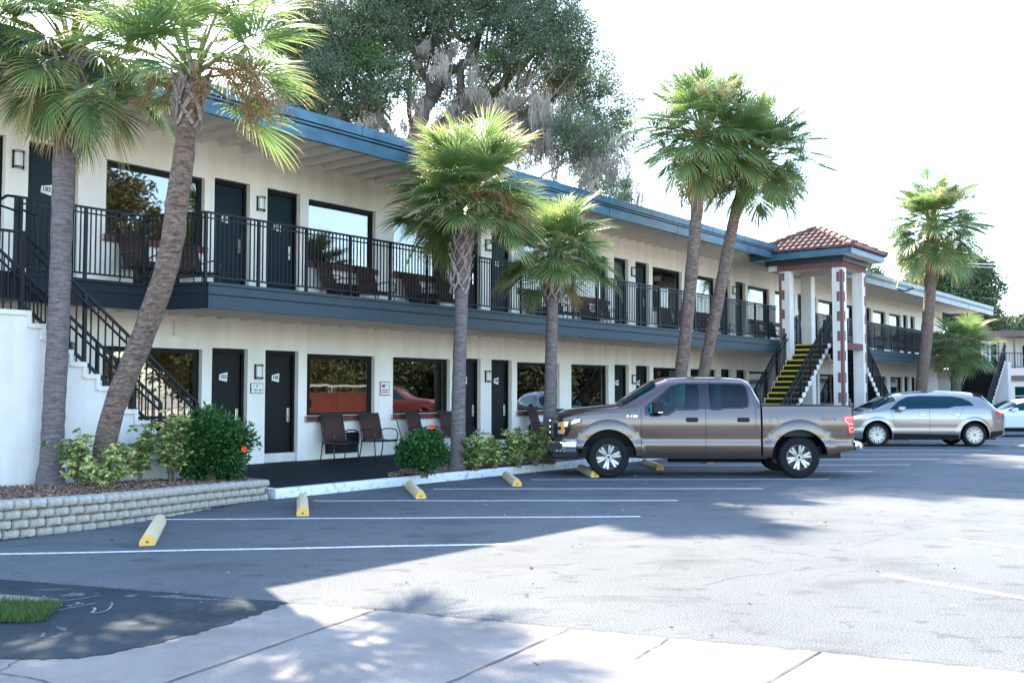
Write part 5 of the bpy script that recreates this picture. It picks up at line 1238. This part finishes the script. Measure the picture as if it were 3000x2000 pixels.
# glass with black surround, mirrors, handles
fw = [(.80, 1.225), (1.16, 1.225), (1.32, 1.335), (1.74, 1.343), (1.74, 1.81), (1.42, 1.80), (1.26, 1.76), (1.04, 1.58), (.80, 1.38)]
rw = [(1.97, 1.345), (2.56, 1.35), (2.67, 1.39), (2.69, 1.50), (2.66, 1.74), (2.60, 1.80), (1.97, 1.81)]
cab.patch('window_surround', [(.70, 1.205), (1.18, 1.205), (1.33, 1.318), (2.60, 1.33), (2.71, 1.38), (2.73, 1.5), (2.69, 1.76), (2.62, 1.825), (1.40, 1.825), (1.22, 1.77), (.70, 1.36)], m_gloss, tk, .0045, holes=[fw, rw])
cab.patch('side_window', fw, m_gl_front, tk, .008); cab.patch('side_window', rw, m_gl_rear, tk, .008)
cab.top_patch('windscreen', .30, .93, 30, m_glassc, tk, .008)
cab.top_patch('rear_window', 2.905, 2.80, 38, m_glassc, tk, .004)
for sg in (-1, 1):
    e = empty('wing_mirror', (.93, sg * 1.02, 1.33)); e.parent = tk
    mb = MB(); mb.box(-.10, .10, sg * .02, sg * .22, -.10, .13); mb.build('mirror_housing', m_blk, e, bevel=.035); mb = MB(); mb.bar((0, -sg * .12, -.05), (0, sg * .05, -.06), .10, .06); mb.build('mirror_arm', m_blk, e)
    mb = MB(); mb.box(.0, .09, sg * .215, sg * .226, -.075, -.055); mb.build('indicator', m_lens, e)
for x in (1.60, 2.585):
    for o_ in cab.patch('handle_recess', [(x - .10, 1.075), (x + .12, 1.075), (x + .12, 1.165), (x - .10, 1.165)], m_blk, tk, .003): pass
    for sg in (-1, 1):
        mb = MB(); yy = cab.Y(x, 1.12) + .03; mb.box(x - .105, x + .125, sg * (yy - .012), sg * (yy + .012), 1.098, 1.145); mb.build('door_handle', m_blk, tk, bevel=.01)
bed.patch('fuel_door', [(3.19 + .078 * math.cos(R(a)), 1.10 + .078 * math.sin(R(a))) for a in range(0, 360, 20)], m_truck, tk, .004, both=False)
seams(bed, tk, [[(3.19 + .082 * math.cos(R(a)), 1.10 + .082 * math.sin(R(a))) for a in range(-30, 230, 15)]], .006)
t = text_mesh('badge', 'F-150', .075, m_chrome, tk, .004, .002); t.location = (.455, -(cab.Y(.45, 1.185) + .006), 1.185); t.rotation_euler = (R(90), 0, 0); t.scale = (1.25, .85, 1)
for s_, x, mm in (('4', 4.115, m_decal2), ('X', 4.22, m_decal), ('4', 4.33, m_decal2)):
    t = text_mesh('decal', s_, .10, mm, tk, .001, .002); t.location = (x, -(bed.Y(x, 1.13) + .004), 1.13); t.rotation_euler = (R(90), 0, 0); t.scale = (1.7, .95, 1)
# front: lamps, grille, bumper
for sg in (-1, 1):
    e = empty('headlight', (0, 0, 0)); e.parent = tk
    def sp(name, poly, mt, off): return [o for o in cab.patch(name, poly, mt, e, off, both=False)]
    def one(name, poly, mt, off):
        P_ = cab.patch(name, poly, mt, e, off, both=True); k_ = 0 if sg == -1 else 1; bpy.data.objects.remove(P_[1 - k_])
    one('lamp_housing', [(-1.045, .80), (-.80, .80), (-.70, 1.0), (-.52, 1.06), (-.50, 1.14), (-.72, 1.135), (-1.045, 1.10)], m_gloss, .006)
    one('lens', [(-.98, .98), (-.80, .98), (-.78, 1.08), (-.98, 1.07)], m_lens, .010); one('lens', [(-.98, .84), (-.86, .84), (-.84, .92), (-.98, .92)], m_lens, .010)
    one('indicator', [(-.92, .85), (-.855, .85), (-.855, 1.08), (-.92, 1.08)], m_amber, .013)
    one('lens', [(-.72, 1.03), (-.56, 1.08), (-.545, 1.13), (-.66, 1.12), (-.72, 1.07)], m_lens, .010)
gr = empty('grille', (0, 0, 0)); gr.parent = tk
mb = MB(); mb.box(-1.12, -1.05, -.66, .66, .78, 1.13); mb.build('grille_panel', m_gloss, gr, bevel=.02)
mb = MB()
for z_ in (.84, .955, 1.07): mb.box(-1.15, -1.11, -.66, .66, z_, z_ + .045)
mb.build('grille_bar', m_chrome, gr, bevel=.008)
bp_ = MB(); rows = []
for (yy, xf) in [(-1.0, -.62), (-.985, -.80), (-.93, -.98), (-.82, -1.10), (-.6, -1.17), (0, -1.20), (.6, -1.17), (.82, -1.10), (.93, -.98), (.985, -.80), (1.0, -.62)]:
    rows.append([(xf + .05, yy * .97, .47), (xf, yy, .50), (xf - .015, yy, .60), (xf, yy, .69), (xf + .05, yy * .97, .72), (xf + .16, yy * .9, .73)])
bp_.grid(rows); bp_.build('front_bumper', m_chrome, tk, smooth=50)
mb = MB(); mb.box(-1.10, -.58, -.84, .84, .36, .50); mb.build('air_dam', m_blk, tk, bevel=.03)
mb = MB(); mb.prism([(-1.155, .54), (-.93, .54), (-.90, .66), (-1.15, .66)], -.975, -.80, 'y'); mb.build('fog_lamp', m_blk, tk)
# rear
for sg in (0,):
    P_ = bed.patch('tail_light', [(4.50, 1.195), (4.715, 1.195), (4.718, .86), (4.60, .86), (4.585, 1.02), (4.50, 1.10)], m_redl, tk, .008)
    bed.patch('tail_lens', [(4.535, 1.17), (4.70, 1.17), (4.70, 1.155), (4.56, 1.155), (4.56, 1.10), (4.62, 1.05), (4.70, 1.05), (4.70, 1.03), (4.61, 1.03), (4.535, 1.09)], m_redc, tk, .012, step=.03)
    bed.patch('tail_lens', [(4.612, .975), (4.70, .975), (4.70, .96), (4.63, .96), (4.63, .90), (4.70, .90), (4.70, .885), (4.612, .885)], m_redc, tk, .012, step=.03)
mb = MB(); rows = []
for (yy, xr) in [(-.97, 4.74), (-.95, 4.84), (-.85, 4.90), (0, 4.93), (.85, 4.90), (.95, 4.84), (.97, 4.74)]:
    rows.append([(xr - .06, yy, .52), (xr, yy, .55), (xr, yy, .68), (xr - .06, yy, .71), (4.68, yy * .97, .72)])
mb.grid(rows); mb.build('rear_bumper', m_chrome, tk, smooth=50)

# ---- silver wagon
sv = empty('crossover_car', (11.15, 31.35, 0), ROT, 'silver beige crossover wagon parked behind the pickup tail near the tiled tower', 'car')
A2 = [(0, .36, .445), (2.93, .36, .445)]
side2 = [(.2, .93), (.32, .965), (.42, .985), (.5, .99), (.56, .985), (.7, .995), (.85, 1.0), (1.0, .985), (1.1, .965), (1.2, .94)]
cv = Car(W=sm([(-1.0, .62), (-.92, .80), (-.75, .90), (-.45, .955), (0, .965), (2.9, .965), (3.5, .92), (3.85, .80), (3.92, .70)], .04), zs=sm([(-1.0, .80), (-.8, .90), (-.4, 1.0), (0, 1.06), (.6, 1.10), (2.4, 1.14), (3.3, 1.17), (3.92, 1.0)]),
    zc=sm([(-1.0, .86), (-.9, .95), (-.6, 1.05), (-.3, 1.13), (-.15, 1.17), (.45, 1.52), (.8, 1.63), (1.3, 1.685), (2.2, 1.70), (2.8, 1.68), (3.2, 1.635), (3.36, 1.58), (3.58, 1.34), (3.78, 1.12), (3.92, 1.04)], .05),
    zb=sm([(-1, .32), (-.5, .24), (3.5, .24), (3.92, .36)]), n=sm([(-1, 2.4), (-.2, 2.5), (.4, 3.2), (1.0, 3.4), (3.0, 3.2), (3.9, 2.6)]), k=sm([(-1, .1), (0, .12), (.8, .22), (3.2, .24), (3.9, .1)]), side=side2, arches=A2, x0=-1.0, x1=3.92, flare=.018, fl_w=.10)
cv.body('body', m_suv, sv); wells(sv, A2, .93, .28)
for x in (0, 2.93):
    for sg in (-1, 1): wheel(sv, x, sg * .83, .36, .36, .265, .235, 10, sg, twin=True)
cv.patch('side_glass', [(.38, 1.13), (1.25, 1.155), (2.15, 1.17), (2.35, 1.225), (2.95, 1.25), (2.86, 1.36), (2.66, 1.47), (2.35, 1.53), (1.4, 1.55), (1.0, 1.52), (.70, 1.38)], m_glassc, sv, .006)
cv.patch('sill_cladding', [(.48, .245), (2.45, .245), (2.45, .36), (.48, .40)], m_blk, sv, .006)
cv.patch('rear_cladding', [(3.40, .25), (3.82, .36), (3.86, .50), (3.42, .46)], m_blk, sv, .006)
cv.top_patch('windscreen', -.10, .62, 26, m_glassc, sv, .008); cv.top_patch('rear_window', 3.50, 3.26, 30, m_glassc, sv, .008)
cv.top_patch('sunroof', .9, 1.7, 55, m_gloss, sv, .006)
seams(cv, sv, [[(.52, .42), (.50, .8), (.42, 1.10)], [(1.58, .38), (1.58, 1.15)], [(2.42, .84), (2.50, .95), (2.60, 1.16)], [(.52, .40), (2.40, .37)]], .008)
for x in (1.36, 2.40):
    for sg in (-1, 1):
        mb = MB(); yy = cv.Y(x, .965) + .028; mb.box(x - .09, x + .09, sg * (yy - .012), sg * (yy + .010), .955, .985); mb.build('door_handle', m_chrome, sv, bevel=.008)
for sg in (-1, 1):
    mb = MB(); mb.box(.58, .80, sg * 1.0, sg * 1.16, 1.10, 1.22); mb.bar((.68, sg * .93, 1.12), (.68, sg * 1.03, 1.13), .08, .05); mb.build('wing_mirror', m_suv, sv, bevel=.03)
cv.patch('headlight', [(-.90, .80), (-.60, .86), (-.42, .93), (-.50, .95), (-.85, .90)], m_lens, sv, .008)
cv.patch('tail_light', [(3.62, .98), (3.85, .96), (3.84, 1.04), (3.60, 1.08)], m_redl, sv, .008)
mb = MB(); mb.box(-.7, 3.7, -.6, .6, .2, .5); mb.build('chassis', m_blk, sv)
mb = MB(); mb.tube([(2.72, -.1, 1.67), (3.0, -.1, 1.90)], .006, 5); mb.build('aerial', m_blk, sv)
mb = MB(); mb.prism([(3.10, 1.63), (3.36, 1.57), (3.34, 1.545), (3.08, 1.60)], -.60, .60, 'y'); mb.build('spoiler', m_blk, sv)

# ---- white sedan
wc = empty('sedan_car', (18.0, 38.2, 0), ROT, 'white sedan cut off by the right edge of the photo beyond the silver wagon', 'car')
A3 = [(0, .32, .37), (2.7, .32, .37)]
side3 = [(.2, .93), (.35, .97), (.6, .985), (.8, 1.0), (.92, .98), (1.0, .955)]
cw = Car(W=sm([(-.95, .6), (-.85, .8), (-.6, .88), (0, .92), (2.9, .92), (3.5, .82), (3.7, .7)], .04), zs=sm([(-.95, .66), (-.5, .80), (.2, .90), (1.5, .95), (3.0, .99), (3.7, .95)]), zc=sm([(-.95, .70), (-.7, .84), (-.2, .95), (.25, 1.0), (1.1, 1.38), (1.6, 1.43), (2.2, 1.41), (3.1, 1.10), (3.5, 1.05), (3.7, .98)], .09),
    zb=sm([(-1, .25), (3.7, .28)]), n=sm([(-1, 2.4), (.3, 2.5), (1.0, 3.0), (3, 3)]), k=sm([(-1, .1), (.3, .12), (1.2, .26), (3.5, .2)]), side=side3, arches=A3, x0=-.95, x1=3.7, flare=.012, fl_w=.08)
cw.body('body', m_carw, wc); wells(wc, A3, .88, .25)
for x in (0, 2.7):
    for sg in (-1, 1): wheel(wc, x, sg * .79, .32, .32, .22, .21, 5, sg, twin=True)
cw.patch('side_glass', [(.55, .965), (2.75, 1.02), (2.35, 1.24), (1.95, 1.31), (1.35, 1.30), (1.0, 1.21)], m_glassc, wc, .006)
cw.patch('sill_cladding', [(.40, .25), (2.3, .25), (2.3, .34), (.40, .34)], m_blk, wc, .005)
cw.top_patch('windscreen', .32, .98, 28, m_glassc, wc, .008); cw.top_patch('rear_window', 3.0, 2.35, 30, m_glassc, wc, .008)
seams(cw, wc, [[(.45, .40), (.42, .92)], [(1.45, .36), (1.50, .97)], [(.45, .37), (2.3, .36)]], .008)
for sg in (-1, 1):
    mb = MB(); mb.box(.66, .86, sg * .94, sg * 1.10, .96, 1.07); mb.bar((.72, sg * .87, .98), (.72, sg * .97, .99), .07, .04); mb.build('wing_mirror', m_carw, wc, bevel=.03)
cw.patch('headlight', [(-.85, .62), (-.45, .74), (-.50, .79), (-.85, .70)], m_lens, wc, .006)
mb = MB(); mb.box(-.6, 3.4, -.55, .55, .18, .45); mb.build('chassis', m_blk, wc)

# ---- red utility truck across the lot, seen in the ground floor windows
ru = empty('utility_truck', (23.2, 27.6, 0), R(-90), 'red utility truck with ladders, seen only as a reflection in the windows', 'truck')
A4 = [(0, .42, .50), (4.1, .42, .50)]
cr = Car(W=sm([(-1.0, .78), (-.85, .92), (-.4, 1.0), (2.1, 1.0)], .04), zs=sm([(-1.0, 1.10), (-.3, 1.22), (.4, 1.32), (2.1, 1.36)]), zc=sm([(-1.0, 1.2), (-.6, 1.32), (.2, 1.42), (.85, 1.86), (1.1, 1.94), (1.8, 1.95), (2.05, 1.85), (2.1, 1.5)], .05), zb=lambda x: .45, n=sm([(-1, 2.6), (.2, 2.8), (.8, 4.5), (2, 5)]), k=sm([(-1, .08), (.8, .15)]), side=side, arches=A4, x0=-1.0, x1=2.1, flare=.02)
cr.body('cab_body', m_red, ru); cr.patch('side_window', [(.72, 1.32), (1.75, 1.36), (1.72, 1.80), (1.25, 1.78)], m_glassc, ru, .008); cr.top_patch('windscreen', .28, .86, 30, m_glassc, ru)
mb = MB(); mb.box(2.2, 6.6, 1.03, 1.045, 1.22, 1.27); mb.box(2.2, 6.6, 1.03, 1.04, .70, .73); mb.build('side_stripe', m_plate, ru)
mb = MB()
for x in (3.0, 3.8, 4.75, 5.5, 6.1): mb.box(x, x + .015, 1.03, 1.042, .66, 1.6)
mb.build('locker_gap', m_blk, ru)
mb = MB(); mb.box(2.2, 6.6, -1.03, 1.03, .62, 1.62); mb.box(2.2, 6.6, -1.05, 1.05, 1.62, 1.68); mb.build('service_box', m_red, ru, bevel=.02)
mb = MB()
for yy in (-.9, -.45, .5, .9): mb.bar((2.0, yy, 1.95), (7.1, yy, 1.98), .05, .08)
for x in np.arange(2.2, 7, .33): mb.bar((x, -.9, 1.95), (x, -.45, 1.95), .03); mb.bar((x, .5, 1.95), (x, .9, 1.95), .03)
for x in (2.4, 4.4, 6.4):
    for yy in (-1, 1): mb.bar((x, yy, 1.6), (x, yy, 1.93), .05)
mb.build('ladder_rack', m_metal, ru)
mb = MB(); mb.tube([(3.9, 1.06, .75), (3.9, 1.06, 1.15), (3.9, 1.06, 1.3), (3.9, 1.06, 1.42)], [.10, .10, .04, .04], 12); mb.box(4.8, 5.3, 1.03, 1.05, .75, 1.35); mb.build('side_emblem', m_plate, ru)
for x in (0, 4.1):
    for sg in (-1, 1): wheel(ru, x, sg * .85, .40, .40, .23, .26, 6, sg)
mb = MB(); mb.box(-.8, 6.5, -.6, .6, .4, .64); mb.build('chassis', m_blk, ru)

# ================================================================== NEIGHBOURING BUILDING, POLES AND WIRES
nb = empty('neighbour_building', (27.5, 60, 0), R(-8), 'white two storey motel wing with a pink balcony band at the right edge', 'building')
mb = MB(); mb.box(.4, 26, 1.5, 9, 0, 5.4); mb.box(.4, 26, 1.0, 1.5, 0, 2.55) if False else mb.box(.2, 26, 0.0, 1.5, 0, 2.35); mb.build('wall', m_far, nb)
mb = MB(); mb.box(-.1, 26, -.25, 1.5, 2.66, 3.10); mb.build('balcony_band', m_pink, nb)
mb = MB(); mb.box(0, 26, -.2, 1.5, 2.36, 2.655); mb.build('balcony_edge', m_brown, nb)
mb = MB(); mb.box(.2, 26, -.2, 9.4, 5.0, 5.35); mb.build('roof', m_brown, nb)
mb = MB(); mb.bar((.0, -.15, 4.0), (26, -.15, 4.0), .05, .05); mb.bar((.0, -.15, 3.18), (26, -.15, 3.18), .04, .04); x = .05
while x < 14: mb.bar((x, -.15, 3.18), (x, -.15, 4.0), .022); x += .16
mb.build('railing', m_rail, nb)
for x in (1.0, 1.7, 2.6, 3.4, 6.2, 9):
    mb = MB(); mb.bar((x, -.12, 3.1), (x, -.12, 5.0), .08); mb.build('post', m_brown, nb)
for x0, z0, w_, h_ in [(1.5, 3.2, .6, 1.4), (3.6, 3.2, .9, 1.3), (5.4, 3.2, .6, 1.4), (7.4, 3.2, .9, 1.3), (2.6, .9, 1.8, 1.1), (7.0, .9, 1.8, 1.1)]:
    e = empty('window'); e.parent = nb; y = 1.5 if z0 > 3 else 0.0
    mb = MB(); mb.box(x0 - .07, x0 + w_ + .07, y - .05, y - .005, z0 - .07, z0 + h_ + .07); mb.build('window_frame', m_white, e); mb = MB(); mb.box(x0, x0 + w_, y - .062, y - .051, z0, z0 + h_ * .48); mb.box(x0, x0 + w_, y - .062, y - .051, z0 + h_ * .52, z0 + h_); mb.build('pane', m_glassc, e)
fw_ = empty('picket_screen', (24.2, 58, 0), R(-8), 'pale vertical slat screen between the motel end stairs and the neighbouring building', 'screen')
mb = MB()
for i in range(18): mb.box(i * .2, i * .2 + .11, 0, .03, 2.55, 4.6)
mb.build('slats', m_far, fw_); mb = MB(); mb.box(-1, 3.6, .05, .12, 2.4, 3.0); mb.build('band', m_pink, fw_); mb = MB(); mb.box(-1, 3.6, .2, .4, 0, 2.4); mb.build('wall', m_far, fw_)
def wire(label, pts, sag, r=.018):
    a, b = Vector(pts[0]), Vector(pts[1]); P_ = [a.lerp(b, i / 20) - Vector((0, 0, sag * 4 * (i / 20) * (1 - i / 20))) for i in range(21)]
    mb = MB(); mb.tube(P_, r, 5); tag(mb.build('power_line', m_wire), label, 'power line', 'power lines at the right')
wire('topmost thin wire crossing the sky at the right edge', (gY(2700, 742, 82), gY(3200, 764, 70)), .2)
wire('second wire crossing the sky in front of the right tree', (gY(2560, 752, 82), gY(3250, 782, 66)), .2, .03)
wire('third wire just below the second, in front of the right tree', (gY(2560, 756, 82), gY(3250, 792, 66)), .25, .03)
wire('lowest wire above the roof end at the right', (gY(2640, 852, 82), gY(3200, 882, 70)), .2)
